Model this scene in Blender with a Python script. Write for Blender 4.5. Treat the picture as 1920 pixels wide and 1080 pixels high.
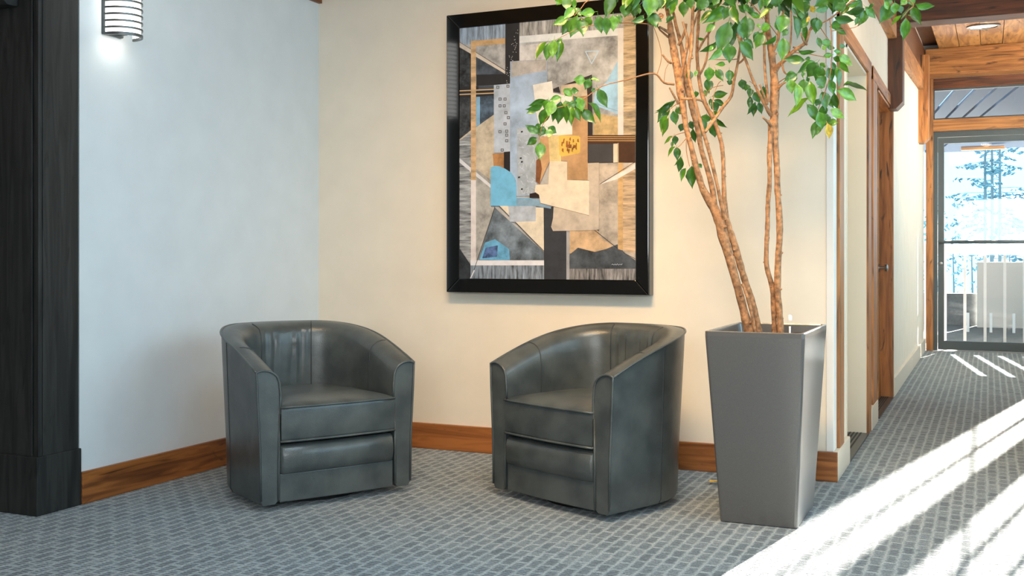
import bpy, bmesh, math, random
from mathutils import Vector, Matrix
sc = bpy.context.scene
for o in list(bpy.data.objects): bpy.data.objects.remove(o)
COL = sc.collection
R = random.Random(7)
sin, cos, pi = math.sin, math.cos, math.pi

# ------------------------------------------------------------------ camera
F, HC, HY, T = 2013.0, 1.05, 479.0, math.radians(23.97)   # focal (px), eye height, horizon row, yaw
cam = bpy.data.cameras.new('camera'); cam.sensor_width = 36; cam.lens = F/1920*36
cam.shift_y = -(540-HY)/1920; cam.clip_start = .05; cam.clip_end = 400
co = bpy.data.objects.new('camera', cam); COL.objects.link(co)
co.location = (0, 0, HC); co.rotation_euler = (pi/2, 0, T); sc.camera = co

# ------------------------------------------------------------------ world, sun, daylight, exposure
w = bpy.data.worlds.new('world'); sc.world = w; w.use_nodes = True
wn = w.node_tree.nodes; bg = wn['Background']
bg.inputs['Color'].default_value = (.47, .80, 1.0, 1); bg.inputs['Strength'].default_value = 2.1
def sun(name, az, tan_e, power, col, ang):
    l = bpy.data.lights.new(name, 'SUN'); l.energy = power; l.color = col; l.angle = math.radians(ang)
    o = bpy.data.objects.new(name, l); COL.objects.link(o)
    a = math.radians(az); d = Vector((cos(a), sin(a), tan_e))
    o.rotation_euler = d.to_track_quat('Z', 'Y').to_euler(); o.location = d*20
    return o
sun('low_sun', 78.5, .287, 74, (1, .94, .84), .45)
sun('second_sun', 98.5, .85, 45, (1, .97, .92), .45)        # second sun, added to throw the bright floor stripes by the end door
def area(name, loc, target, sx, sy, power, col, spread=pi):
    l = bpy.data.lights.new(name, 'AREA'); l.shape = 'RECTANGLE'; l.size = sx; l.size_y = sy
    l.energy = power; l.color = col; l.spread = spread
    o = bpy.data.objects.new(name, l); COL.objects.link(o); o.location = loc
    d = Vector(loc)-Vector(target); o.rotation_euler = d.to_track_quat('Z', 'Y').to_euler(); return o
def spot(name, loc, target, power, col, size, blend=.8, rad=.06):
    l = bpy.data.lights.new(name, 'SPOT'); l.energy = power; l.color = col
    l.spot_size = math.radians(size); l.spot_blend = blend; l.shadow_soft_size = rad
    o = bpy.data.objects.new(name, l); COL.objects.link(o); o.location = loc
    d = Vector(loc)-Vector(target); o.rotation_euler = d.to_track_quat('Z', 'Y').to_euler(); return o
COOL = (.72, .88, 1.0); WARM = (1.0, .74, .44)
area('daylight_side_window', (1.06, 4.1, 1.85), (-3.5, 4.1, 1.4), 3.0, 1.5, 40, (.58, .84, 1.0))
area('front_fill', (.1, -1.6, 1.7), (-1.9, 4.6, .5), 1.6, 1.3, 98, (.88, .95, 1.0))  # added frontal fill beside the camera, not a window
area('cool_ceiling_fill', (-.9, 2.0, 3.03), (-1.1, 2.0, 0), 2.4, 1.4, 86, (.48, .78, 1.0))  # added cool fill under a closed ceiling; no opening above it
area('ceiling_wall_washer', (-1.4, 2.8, 2.98), (-1.35, 5.16, .8), 1.5, .35, 28, (1, .62, .26), math.radians(84))
spot('wall_washer_plant', (-1.25, 3.65, 2.98), (-.85, 5.1, .9), 66, (1, .60, .24), 100, 1.0, .10)
spot('corridor_lamp', (-.05, 5.5, 3.0), (-.72, 6.7, 1.5), 42, (1, .64, .30), 110, 1.0, .10)
spot('corridor_downlight_glow', (-.05, 11.1, 3.1), (-.35, 11.1, 0), 34, (1, .70, .34), 150, .9, .12)
area('daylight_corridor_windows', (.97, 9.4, 1.8), (-.66, 9.4, 1.2), 6.0, 1.7, 14, (.66, .87, 1.0))
vs = sc.view_settings
vs.view_transform = 'Standard'; vs.look = 'None'; vs.exposure = 0.0; vs.gamma = 1.0; vs.use_curve_mapping = False
try: sc.cycles.use_denoising = True
except Exception: pass

# ------------------------------------------------------------------ pixel -> room helpers
def ray(x): r = (x-960)/F; return r*cos(T)-sin(T), r*sin(T)+cos(T)
def on_y(x, y, Y): a, b = ray(x); d = Y/b; return Vector((d*a, Y, HC-(y-HY)*d/F))
def on_x(x, y, X): a, b = ray(x); d = X/a; return Vector((X, d*b, HC-(y-HY)*d/F))
def floor_at(x, y, z=0): a, b = ray(x); d = F*(HC-z)/(y-HY); return Vector((d*a, d*b, z))
def at(x, y, d): a, b = ray(x); return Vector((d*a, d*b, HC-(y-HY)*d/F))

# ------------------------------------------------------------------ materials
def lin(c):
    return tuple((v/255/12.92 if v/255 <= .04045 else ((v/255+.055)/1.055)**2.4) for v in c)+(1,)
class NT:
    def __init__(s, name):
        m = bpy.data.materials.new(name); m.use_nodes = True; s.m = m; s.t = m.node_tree
        s.b = s.t.nodes['Principled BSDF']
    def n(s, typ, **k):
        o = s.t.nodes.new(typ)
        for a, v in k.items():
            if a in o.inputs: o.inputs[a].default_value = v
            else: setattr(o, a, v)
        return o
    def l(s, a, b): s.t.links.new(a, b)
    def coord(s, scale=(1, 1, 1), rot=(0, 0, 0)):
        c = s.n('ShaderNodeTexCoord'); mp = s.n('ShaderNodeMapping')
        mp.inputs['Scale'].default_value = scale; mp.inputs['Rotation'].default_value = rot
        s.l(c.outputs['Object'], mp.inputs['Vector']); return mp.outputs['Vector']
    def ramp(s, fac, stops):
        r = s.n('ShaderNodeValToRGB'); e = r.color_ramp.elements
        while len(e) < len(stops): e.new(.5)
        for i, (p, c) in enumerate(stops): e[i].position = p; e[i].color = c
        s.l(fac, r.inputs['Fac']); return r.outputs['Color']
    def bump(s, h, strength, dist):
        b = s.n('ShaderNodeBump'); b.inputs['Strength'].default_value = strength; b.inputs['Distance'].default_value = dist
        s.l(h, b.inputs['Height']); s.l(b.outputs['Normal'], s.b.inputs['Normal'])
def plain(name, c, rough=.5, metal=0, spec=.5, noise=0, ns=30, bump=0, bd=.002, coat=0):
    k = NT(name); k.b.inputs['Roughness'].default_value = rough; k.b.inputs['Metallic'].default_value = metal
    k.b.inputs['Specular IOR Level'].default_value = spec; k.b.inputs['Coat Weight'].default_value = coat
    k.b.inputs['Base Color'].default_value = lin(c)
    if noise or bump:
        v = k.coord(); t = k.n('ShaderNodeTexNoise'); t.inputs['Scale'].default_value = ns; t.inputs['Detail'].default_value = 5
        k.l(v, t.inputs['Vector'])
        if noise:
            d = tuple(max(0, x*(1-noise)) for x in c); u = tuple(min(255, x*(1+noise)) for x in c)
            k.l(k.ramp(t.outputs['Fac'], [(.3, lin(d)), (.7, lin(u))]), k.b.inputs['Base Color'])
        if bump: k.bump(t.outputs['Fac'], bump, bd)
    return k.m
def wood(name, light, dark, axis='Y', rough=.45, grain=1.0, knots=True, coat=0.0):
    k = NT(name); k.b.inputs['Roughness'].default_value = rough; k.b.inputs['Coat Weight'].default_value = coat
    s = {'X': (1.1, 16, 16), 'Y': (16, 1.1, 16), 'Z': (16, 16, 1.1)}[axis]
    v = k.coord(tuple(q*grain for q in s))
    a = k.n('ShaderNodeTexNoise'); a.inputs['Scale'].default_value = 1.6; a.inputs['Detail'].default_value = 8; a.inputs['Distortion'].default_value = 1.2
    k.l(v, a.inputs['Vector'])
    mid = tuple((x+y)/2 for x, y in zip(light, dark))
    col = k.ramp(a.outputs['Fac'], [(.28, lin(dark)), (.45, lin(mid)), (.62, lin(light))])
    if knots:
        s2 = {'X': (.9, 5, 5), 'Y': (5, .9, 5), 'Z': (5, 5, .9)}[axis]
        b = k.n('ShaderNodeTexNoise'); b.inputs['Scale'].default_value = 2.2; b.inputs['Detail'].default_value = 3; b.inputs['Distortion'].default_value = 2.5
        k.l(k.coord(s2), b.inputs['Vector'])
        f = k.ramp(b.outputs['Fac'], [(.60, (0, 0, 0, 1)), (.72, (1, 1, 1, 1))])
        mx = k.n('ShaderNodeMix'); mx.data_type = 'RGBA'
        k.l(f, mx.inputs[0]); k.l(col, mx.inputs[6]); mx.inputs[7].default_value = lin(tuple(x*.55 for x in dark)); col = mx.outputs[2]
    k.l(col, k.b.inputs['Base Color']); k.bump(a.outputs['Fac'], .25, .003)
    return k.m
def carpet():
    k = NT('carpet'); k.b.inputs['Roughness'].default_value = .95; k.b.inputs['Specular IOR Level'].default_value = .1
    # rows of ribbed loop-pile blocks that run along the corridor, parted by paler cords
    v = k.coord((1, 1, 1), (0, 0, pi/2))
    br = k.n('ShaderNodeTexBrick'); br.offset = .5; br.squash = 1
    for n_, q in (('Scale', 1.0), ('Mortar Size', .013), ('Mortar Smooth', 1.0), ('Bias', 0.0), ('Brick Width', .092), ('Row Height', .046)):
        br.inputs[n_].default_value = q
    br.inputs['Color1'].default_value = (.35, .35, .35, 1); br.inputs['Color2'].default_value = (.65, .65, .65, 1); br.inputs['Mortar'].default_value = (.5, .5, .5, 1)
    wob = k.n('ShaderNodeTexNoise'); wob.inputs['Scale'].default_value = 30; k.l(v, wob.inputs['Vector'])
    va = k.n('ShaderNodeVectorMath'); va.operation = 'MULTIPLY_ADD'; k.l(wob.outputs['Color'], va.inputs[0]); va.inputs[1].default_value = (.020, .020, 0); k.l(v, va.inputs[2])
    k.l(va.outputs[0], br.inputs['Vector'])
    rib = k.n('ShaderNodeTexWave'); rib.bands_direction = 'X'; rib.inputs['Scale'].default_value = 18; rib.inputs['Distortion'].default_value = 2.5
    rib.inputs['Detail'].default_value = 3; rib.inputs['Detail Scale'].default_value = 3; k.l(v, rib.inputs['Vector'])
    nz = k.n('ShaderNodeTexNoise'); nz.inputs['Scale'].default_value = 170; nz.inputs['Detail'].default_value = 4; k.l(v, nz.inputs['Vector'])
    big = k.n('ShaderNodeTexNoise'); big.inputs['Scale'].default_value = 14; big.inputs['Detail'].default_value = 4; k.l(v, big.inputs['Vector'])
    def math_(op, a, b):
        m = k.n('ShaderNodeMath'); m.operation = op
        for i, q in enumerate((a, b)):
            if isinstance(q, (int, float)): m.inputs[i].default_value = q
            else: k.l(q, m.inputs[i])
        return m.outputs[0]
    inv = math_('SUBTRACT', 1.0, br.outputs['Fac'])
    h = math_('ADD', math_('MULTIPLY', br.outputs['Fac'], .23), math_('MULTIPLY', br.outputs['Color'], .26))
    h = math_('ADD', h, math_('MULTIPLY', math_('MULTIPLY', rib.outputs['Fac'], inv), .18))
    h = math_('ADD', h, math_('MULTIPLY', nz.outputs['Fac'], .34))
    h = math_('ADD', h, math_('MULTIPLY', big.outputs['Fac'], .12))
    k.l(k.ramp(h, [(.37, lin((74, 82, 86))), (.53, lin((138, 148, 151))), (.70, lin((212, 214, 210)))]), k.b.inputs['Base Color'])
    hb = math_('ADD', math_('MULTIPLY', br.outputs['Fac'], .35), math_('MULTIPLY', rib.outputs['Fac'], .3))
    hb = math_('ADD', hb, math_('MULTIPLY', nz.outputs['Fac'], .7))
    k.bump(hb, .8, .007); k.b.inputs['Sheen Weight'].default_value = .25
    return k.m
def leather():
    k = NT('charcoal_leather'); k.b.inputs['Base Color'].default_value = lin((66, 71, 71)); k.b.inputs['Roughness'].default_value = .29
    k.b.inputs['Specular IOR Level'].default_value = .6
    v = k.coord(); a = k.n('ShaderNodeTexVoronoi'); a.inputs['Scale'].default_value = 240; k.l(v, a.inputs['Vector'])
    b = k.n('ShaderNodeTexNoise'); b.inputs['Scale'].default_value = 9; b.inputs['Detail'].default_value = 4; k.l(v, b.inputs['Vector'])
    m = k.n('ShaderNodeMath'); m.operation = 'MULTIPLY_ADD'; k.l(b.outputs['Fac'], m.inputs[0]); m.inputs[1].default_value = 6; k.l(a.outputs['Distance'], m.inputs[2])
    k.bump(m.outputs[0], .16, .0025)
    k.l(k.ramp(b.outputs['Fac'], [(.35, lin((66, 71, 71))), (.65, lin((86, 91, 89)))]), k.b.inputs['Base Color'])
    return k.m
def emit(name, c, s):
    k = NT(name); k.b.inputs['Base Color'].default_value = (.9, .9, .9, 1); k.b.inputs['Emission Color'].default_value = c; k.b.inputs['Emission Strength'].default_value = s; return k.m
def glass(name, tint=(1, 1, 1, 1), mixf=.06):
    m = bpy.data.materials.new(name); m.use_nodes = True; t = m.node_tree; t.nodes.clear()
    o = t.nodes.new('ShaderNodeOutputMaterial'); tr = t.nodes.new('ShaderNodeBsdfTransparent'); tr.inputs[0].default_value = tint
    gl = t.nodes.new('ShaderNodeBsdfGlossy'); gl.inputs['Roughness'].default_value = .02
    lw = t.nodes.new('ShaderNodeLayerWeight'); lw.inputs[0].default_value = .5
    pw_ = t.nodes.new('ShaderNodeMath'); pw_.operation = 'POWER'; pw_.inputs[1].default_value = 5
    fr = t.nodes.new('ShaderNodeMath'); fr.operation = 'MULTIPLY_ADD'; fr.inputs[1].default_value = .6; fr.inputs[2].default_value = .03
    t.links.new(lw.outputs['Facing'], pw_.inputs[0]); t.links.new(pw_.outputs[0], fr.inputs[0]); mx = t.nodes.new('ShaderNodeMixShader')
    t.links.new(fr.outputs[0], mx.inputs[0]); t.links.new(tr.outputs[0], mx.inputs[1]); t.links.new(gl.outputs[0], mx.inputs[2]); t.links.new(mx.outputs[0], o.inputs[0])
    return m
M = dict(
    plaster=plain('plaster', (236, 232, 225), .75, spec=.25, noise=.012, ns=6, bump=.05, bd=.001),
    plaster_daylit=plain('plaster_daylight_tint', (227, 231, 232), .75, spec=.25, noise=.012, ns=6, bump=.05, bd=.001),  # cool daylight on the left wall mixed into its colour
    plaster_lamplit=plain('plaster_lamplight_tint', (242, 230, 211), .75, spec=.25, noise=.012, ns=6, bump=.05, bd=.001),  # warm lamplight on back and corridor walls mixed into the colour
    enamel=plain('white_enamel', (232, 220, 200), .4),
    cream=plain('cream_door_panel', (222, 200, 160), .45),
    carpet=carpet(), leather=leather(),
    seam=plain('leather_seam', (52, 56, 56), .4),
    black=plain('black_rubber', (16, 16, 16), .7),
    base_wood_y=wood('baseboard_wood_y', (172, 104, 48), (96, 50, 18), 'Y', coat=.1),
    base_wood_x=wood('baseboard_wood_x', (176, 108, 52), (112, 62, 25), 'X', coat=.1),
    trim_z=wood('trim_wood_z', (186, 122, 64), (116, 70, 32), 'Z'),
    trim_y=wood('trim_wood_y', (196, 128, 68), (130, 76, 34), 'Y'),
    beam_x=wood('beam_wood_x', (188, 126, 68), (118, 72, 36), 'X'),
    beam_y=wood('beam_wood_y', (190, 128, 70), (122, 74, 36), 'Y'),
    dark_beam=wood('dark_beam_wood', (112, 60, 28), (56, 28, 12), 'X'),
    corbel=wood('corbel_wood', (104, 58, 28), (62, 32, 14), 'Z'),
    plank=wood('ceiling_plank_wood', (206, 146, 84), (140, 86, 42), 'Y', grain=.7),
    post=wood('post_wood', (44, 44, 42), (16, 16, 15), 'Z', rough=.6),
    frame=plain('black_lacquer', (12, 12, 12), .08, spec=.6, coat=.3),
    frame_edge=plain('frame_edge_metal', (96, 98, 98), .35, metal=.7),
    planter=plain('planter_lacquer', (98, 96, 94), .36, metal=.25, noise=.05, ns=300, coat=1.0)
)
M['planter'].node_tree.nodes['Principled BSDF'].inputs['Coat Roughness'].default_value = .14
M.update(
    soil=plain('soil', (44, 32, 24), .95, noise=.5, ns=90, bump=1, bd=.01),
    bark=plain('ficus_bark', (156, 114, 78), .8, noise=.28, ns=55, bump=.8, bd=.006),
    twig=plain('twig_bark', (150, 104, 66), .7, noise=.15, ns=60),
    steel=plain('brushed_steel', (150, 152, 152), .3, metal=1),
    slat=plain('sconce_slat_metal', (112, 114, 112), .35, metal=.6),
    beam_z=wood('beam_wood_z', (188, 126, 68), (118, 72, 36), 'Z'),
    sill=plain('grooved_sill_metal', (92, 98, 102), .35, metal=.9),
    groove=plain('sill_groove', (22, 22, 22), .6),
    bronze=plain('dark_grey_aluminium', (78, 86, 88), .45, metal=.3),
    glass=glass('clear_glass'),
    white=plain('white_paint', (235, 238, 238), .5),
    blind=plain('exterior_soffit_paint', (26, 58, 88), .7),
    deck=plain('deck_boards', (112, 108, 104), .8, noise=.1, ns=8),
    shade=emit('lit_opal_shade', (1, .98, .93, 1), 4.0),
    lamp=emit('downlight_lens', (1, .86, .6, 1), 9.0),
)

# ------------------------------------------------------------------ mesh helpers
def link(name, me, mat=None, parent=None, smooth=False, sharp=None):
    if mat is not None and len(me.materials) == 0: me.materials.append(mat)
    if smooth:
        for p in me.polygons: p.use_smooth = True
        if sharp: me.set_sharp_from_angle(angle=math.radians(sharp))
    o = bpy.data.objects.new(name, me); COL.objects.link(o)
    if parent: o.parent = parent
    return o
def mesh(name, vs_, fs, mat=None, parent=None, smooth=False, sharp=None):
    me = bpy.data.meshes.new(name); me.from_pydata([tuple(v) for v in vs_], [], fs); me.validate(); me.update()
    return link(name, me, mat, parent, smooth, sharp)
class MB:
    def __init__(s): s.v = []; s.f = []
    def add(s, vs_, fs):
        n = len(s.v); s.v += [tuple(v) for v in vs_]; s.f += [tuple(i+n for i in f) for f in fs]; return s
    def box(s, a, b):
        (x0, y0, z0), (x1, y1, z1) = a, b
        return s.add([(x0, y0, z0), (x1, y0, z0), (x1, y1, z0), (x0, y1, z0), (x0, y0, z1), (x1, y0, z1), (x1, y1, z1), (x0, y1, z1)],
                     [(0, 3, 2, 1), (4, 5, 6, 7), (0, 1, 5, 4), (1, 2, 6, 5), (2, 3, 7, 6), (3, 0, 4, 7)])
    def tube(s, pts, rad, n=8, cap=True):
        pts = [Vector(p) for p in pts]; rad = [rad]*len(pts) if isinstance(rad, (int, float)) else rad
        base = len(s.v); up = Vector((.31, .95, .05)).normalized(); u = None
        for i, p in enumerate(pts):
            t = (pts[min(i+1, len(pts)-1)]-pts[max(i-1, 0)])
            t = t.normalized() if t.length > 1e-9 else Vector((0, 0, 1))
            if u is None: u = t.cross(up); u = u if u.length > .05 else t.cross(Vector((1, 0, 0)))
            u = (u-t*u.dot(t)).normalized(); v = t.cross(u)
            for k in range(n):
                a = 2*pi*k/n; s.v.append(tuple(p+u*cos(a)*rad[i]+v*sin(a)*rad[i]))
        for i in range(len(pts)-1):
            for k in range(n):
                a = base+i*n+k; b = base+i*n+(k+1) % n; s.f.append((a, b, b+n, a+n))
        if cap:
            s.f.append(tuple(base+k for k in range(n))[::-1]); e = base+(len(pts)-1)*n; s.f.append(tuple(e+k for k in range(n)))
        return s
    def prism(s, poly, axis, a, b):
        """polygon in the two other axes extruded along axis from a to b"""
        def P(p, q): return {'X': (q, p[0], p[1]), 'Y': (p[0], q, p[1]), 'Z': (p[0], p[1], q)}[axis]
        n = len(poly)
        return s.add([P(p, a) for p in poly]+[P(p, b) for p in poly],
                     [tuple(range(n))[::-1], tuple(range(n, 2*n))]+[(i, (i+1) % n, n+(i+1) % n, n+i) for i in range(n)])
    def obj(s, name, mat, parent=None, smooth=False, sharp=None, bevel=0, seg=2):
        me = bpy.data.meshes.new(name); me.from_pydata(s.v, [], s.f)
        bm = bmesh.new(); bm.from_mesh(me); bmesh.ops.recalc_face_normals(bm, faces=bm.faces)
        if bevel:
            es = [e for e in bm.edges if len(e.link_faces) == 2 and e.calc_face_angle(0) > .6]
            bmesh.ops.bevel(bm, geom=es, offset=bevel, segments=seg, profile=.6, affect='EDGES', clamp_overlap=True)
        bm.to_mesh(me); bm.free()
        return link(name, me, mat, parent, smooth, sharp)
def box(name, a, b, mat, parent=None, bevel=0, seg=2): return MB().box(a, b).obj(name, mat, parent, bevel=bevel, seg=seg)
def struct(o): o['kind'] = 'structure'; return o
def empty(name, loc=(0, 0, 0), rz=0):
    o = bpy.data.objects.new(name, None); COL.objects.link(o); o.location = loc; o.rotation_euler = (0, 0, rz); o.empty_display_size = .1; return o
def tag(o, label, cat, group=None):
    o['label'] = label; o['category'] = cat
    if group: o['group'] = group
    return o

# ------------------------------------------------------------------ room shell
XL, YB, XC, YE = -3.506, 5.165, -.664, 12.72          # left wall, alcove back wall, corridor wall, end wall
TOP = 3.05
floor = struct(box('floor', (-7, -4, -.1), (4.6, YE, 0), M['carpet']))
struct(box('wall_left', (XL-.25, 3.396, 0), (XL, YB+.2, 3.3), M['plaster_daylit']))
struct(box('wall_back', (XL-.25, YB, 0), (XC-.12, YB+.2, 3.3), M['plaster_lamplit']))
def cz(Y): return 3.29+(Y-12.4)*.047                   # the corridor ceiling rises towards the end
# corridor wall with two recessed doorways
px = lambda x, X=XC: on_x(x, 500, X).y
d1a, d1b, d2a, d2b = px(1586), px(1623), px(1643), px(1670)
HEAD = 2.12
cw = MB()
for a, b, z0 in ((YB, d1a, 0), (d1a, d1b, HEAD), (d1b, d2a, 0), (d2a, d2b, HEAD), (d2b, YE, 0)):
    cw.box((XC-.12, a, z0), (XC, b, 3.35))
struct(cw.obj('wall_corridor', M['plaster_lamplit']))
struct(box('wall_shaft', (XC-1.2, YB+.2, 0), (XC-1.1, YE, 3.3), M['plaster']))
# end wall: glass door with transom, then plain to the right
Dx0, Dx1 = -.565, .50
ew = MB(); ew.box((Dx1+.07, YE, 0), (1.06, YE+.15, 3.4)); ew.box((XC-.12, YE, 3.0), (Dx1+.07, YE+.15, 3.5))
struct(ew.obj('wall_end', M['plaster']))
# right-hand window wall of the corridor: low sun rakes through it
XR = 1.0
rw = MB()
rw.box((XR, 5.9, 0), (XR+.06, YE, .88)); rw.box((XR, 5.9, 2.75), (XR+.06, 10.89, 3.45)); rw.box((XR, 10.89, 3.22), (XR+.06, YE, 3.45))
for a, b in ((5.9, 7.9), (10.14, 10.89), (12.66, YE)): rw.box((XR, a, .88), (XR+(.06 if a < 12 else .03), b, 2.75 if a < 12 else 3.22))
struct(rw.obj('wall_right', M['plaster']))
for n_, (a, b, muls) in enumerate(((10.89, 12.66, (11.67,)), (7.9, 10.14, (9.36, 8.6))), 2):
    wr = struct(empty('window_%d' % n_, (XR, (a+b)/2, .88)))
    wh = 2.34 if n_ == 2 else 1.87
    k = MB(); k.box((.005, a-(a+b)/2, 0), (.05, b-(a+b)/2, .03)); k.box((.005, a-(a+b)/2, wh-.03), (.05, b-(a+b)/2, wh)); k.obj('window_frame', M['bronze'], wr)
    for q in muls: box('mullion', (.01, q-.045-(a+b)/2, .03), (.03, q+.02-(a+b)/2, wh-.03), M['bronze'], wr)
    box('transom_bar', (.012, a-(a+b)/2, .69), (.024, b-(a+b)/2, .712), M['bronze'], wr)
    box('pane', (.02, a-(a+b)/2, .03), (.024, b-(a+b)/2, wh-.03), M['glass'], wr)
struct(box('wall_step', (XR, 5.8, 0), (4.6, 5.9, 3.3), M['plaster']))
# the side of the room behind the camera: a glazed side wall and a closed wall in front
sw = MB(); sw.box((1.1, -4, 0), (1.2, 5.8, .5)); sw.box((1.1, -4, 2.65), (1.2, 5.8, 3.3)); sw.box((1.1, -4, .5), (1.2, 2.5, 2.65)); sw.box((1.1, 5.62, .5), (1.2, 5.8, 2.65))
struct(sw.obj('wall_side', M['plaster']))
struct(box('wall_front', (-7, -4.1, 0), (4.6, -4, 3.3), M['plaster']))
struct(box('wall_far_left', (-7.1, -4, 0), (-7, 5.3, 3.3), M['plaster']))
struct(box('wall_behind_post', (-7, 4.6, 0), (XL-.25, 4.7, 3.3), M['plaster']))
# ceilings
ce = struct(empty('ceiling', (0, 0, 0)))
box('ceiling_board', (-7.1, -4.1, TOP), (4.6, 5.9, TOP+.1), M['plank'], ce)
MB().add([(XC-.2, 5.9, cz(5.9)+.05), (1.06, 5.9, cz(5.9)+.05), (1.06, YE+.1, cz(YE)+.07), (XC-.2, YE+.1, cz(YE)+.07),
          (XC-.2, 5.9, cz(5.9)+.4), (1.06, 5.9, cz(5.9)+.4), (1.06, YE+.1, cz(YE)+.4), (XC-.2, YE+.1, cz(YE)+.4)],
         [(0, 1, 2, 3), (7, 6, 5, 4), (0, 4, 5, 1), (1, 5, 6, 2), (2, 6, 7, 3), (3, 7, 4, 0)]).obj('ceiling_deck', M['corbel'], ce)
pw = .21
for i in range(8):
    x0 = -.50+i*pw; q = R.uniform(-.004, .004); pm = MB()
    pm.prism([(5.95, cz(5.95)+q), (YE, cz(YE)+q), (YE, cz(YE)+.045), (5.95, cz(5.95)+.045)], 'X', x0, min(x0+pw-.006, 1.0)).obj('plank', M['plank'], ce)
struct(box('trim_1', (XC-.12, 5.9, 3.0), (1.06, 5.98, 3.4), M['beam_x']))

# trims, baseboards --------------------------------------------------
struct(box('baseboard_left', (XL, 3.396, 0), (XL+.018, YB-.018, .137), M['base_wood_y'], bevel=.003))
struct(box('baseboard_back', (XL, YB-.02, 0), (XC+.022, YB, .137), M['base_wood_x'], bevel=.003))
bc = struct(empty('baseboard_corridor', (XC, YB, 0)))
zb = .137
def seg(y0, y1, m): return box('baseboard_piece', (0, y0-YB, 0), (.022, y1-YB, zb), m, bc, bevel=.003)
seg(YB, d1a-.01, M['enamel'])  # window light on the corridor baseboard put in as white
seg(px(1628), px(1640), M['enamel'])
for y0, y1 in ((d2b+.12, 10.6), (10.606, 11.55), (11.556, YE-.06)): seg(y0, y1, M['enamel'])
struct(box('trim_2', (XL, 3.6, 2.49), (XL+.022, YB, 2.66), M['base_wood_y']))
# pale strip added for the daylight on the wall end's corridor side
struct(box('trim_3', (XC-.03, YB-.004, .137), (XC+.004, YB+.10, 3.0), M['plaster'], bevel=.003))

# doorway 1 (lift) and doorway 2 (timber door) ------------------------
def doorway(idx, a, b, depth, label_knob=False):
    root = struct(empty('door_%d' % idx, (XC, (a+b)/2, 0))); c = (a+b)/2
    X0 = -depth
    if not label_knob:
        box('door_panel', (X0-.03, a-c+.004, .012), (X0, b-c-.004, HEAD), M['cream'], root)
        box('jamb', (X0, b-c-.012, 0), (.006, b-c, HEAD), M['enamel'], root); box('jamb', (X0, a-c, 0), (.006, a-c+.012, HEAD), M['enamel'], root)
        box('head_lining', (X0, a-c, HEAD-.015), (.006, b-c, HEAD), M['enamel'], root)
    else:
        box('door_leaf', (X0-.045, a-c+.012, .012), (X0, b-c-.012, HEAD-.012), M['trim_z'], root)
        box('jamb', (X0-.05, b-c-.012, 0), (.012, b-c, HEAD), M['trim_z'], root); box('jamb', (X0-.05, a-c, 0), (.012, a-c+.012, HEAD), M['trim_z'], root)
        box('head_lining', (X0-.05, a-c, HEAD-.015), (.012, b-c, HEAD), M['trim_y'], root)
        kn = on_x(1646, 508, XC-depth); ky = kn.y-c+.02
        k = MB(); k.tube([(X0, ky, .96), (X0+.012, ky, .96)], .027, 14); k.tube([(X0+.012, ky, .96), (X0+.045, ky, .96)], .010, 10)
        k.tube([(X0+.043, ky, .96), (X0+.047, ky, .96), (X0+.062, ky, .96), (X0+.07, ky, .96)], [.012, .025, .027, .016], 14)
        k.obj('knob', M['steel'], root, smooth=True, sharp=40)
    sl = box('sill', (X0, a-c+.01, 0), (.02, b-c-.01, .010), M['sill'], root)
    n = 4
    for i in range(n):
        xx = X0+.012+i*(depth-.02)/n
        box('groove', (xx, a-c+.012, .0095), (xx+.009, b-c-.012, .0112), M['groove'], root)
    return root
D1 = doorway(2, d1a, d1b, .10); D2 = doorway(3, d2a, d2b, .075, True)
def casing(idx, y0, y1, z0, z1, m, t=.018): return struct(box('trim_%d' % idx, (XC, y0, z0), (XC+t, y1, z1), m, bevel=.003))
casing(4, px(1575, XC+.018), px(1583, XC+.018), zb, HEAD+.08, M['trim_z'])
casing(5, d1b-.0, px(1628), 0.0, HEAD+.08, M['trim_z'])
casing(6, px(1575, XC+.018), px(1628), HEAD+.005, HEAD+.085, M['trim_y'], .02)
casing(7, px(1632), px(1639.5), zb, HEAD+.09, M['trim_z'])
casing(8, px(1632), d2b+.10, HEAD+.005, HEAD+.085, M['trim_y'], .02)
casing(9, d2b+.0, d2b+.05, 0, HEAD, M['trim_z'])
casing(10, d2b+.05, d2b+.10, 0, HEAD, M['enamel'])

# timber along the top of the corridor wall ---------------------------
# ledger, corbels, cross beams
struct(MB().prism([(5.98, 2.56), (8.12, 2.60), (8.12, 2.80), (5.98, 2.76)], 'X', XC, XC+.06).obj('trim_11', M['beam_y'], bevel=.004))
struct(MB().prism([(8.30, 2.55), (YE-.08, 2.80), (YE-.08, 2.98), (8.30, 2.73)], 'X', XC, XC+.05).obj('trim_12', M['beam_y'], bevel=.004))
struct(MB().prism([(8.30, 2.74), (YE-.08, 2.99), (YE-.08, 3.3), (8.30, 3.08)], 'X', XC, XC+.02).obj('trim_13', M['dark_beam']))  # dark strip standing in for the shaded gap above the ledger
def corbel(idx, y0, y1, zlo, zhi, out, m):
    ch = .045
    return struct(MB().prism([(XC, zlo), (XC+out-ch, zlo), (XC+out, zlo+ch), (XC+out, zhi), (XC, zhi)], 'Y', y0, y1).obj('trim_%d' % idx, m, bevel=.004))
corbel(14, 8.12, 8.30, 2.10, 2.62, .10, M['corbel'])
corbel(15, YE-1.0, YE-.82, 2.20, 3.1, .10, M['beam_z'])
struct(box('trim_16', (XC, 8.13, 2.62), (XC+.085, 8.29, 3.0), M['dark_beam']))
struct(box('trim_17', (XC+.085, 8.11, 2.705), (1.0, 8.31, 3.12), M['dark_beam'], bevel=.006))
struct(box('trim_18', (XC+.03, YE-.24, 3.0), (1.0, YE, 3.29), M['beam_x'], bevel=.006))

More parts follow.
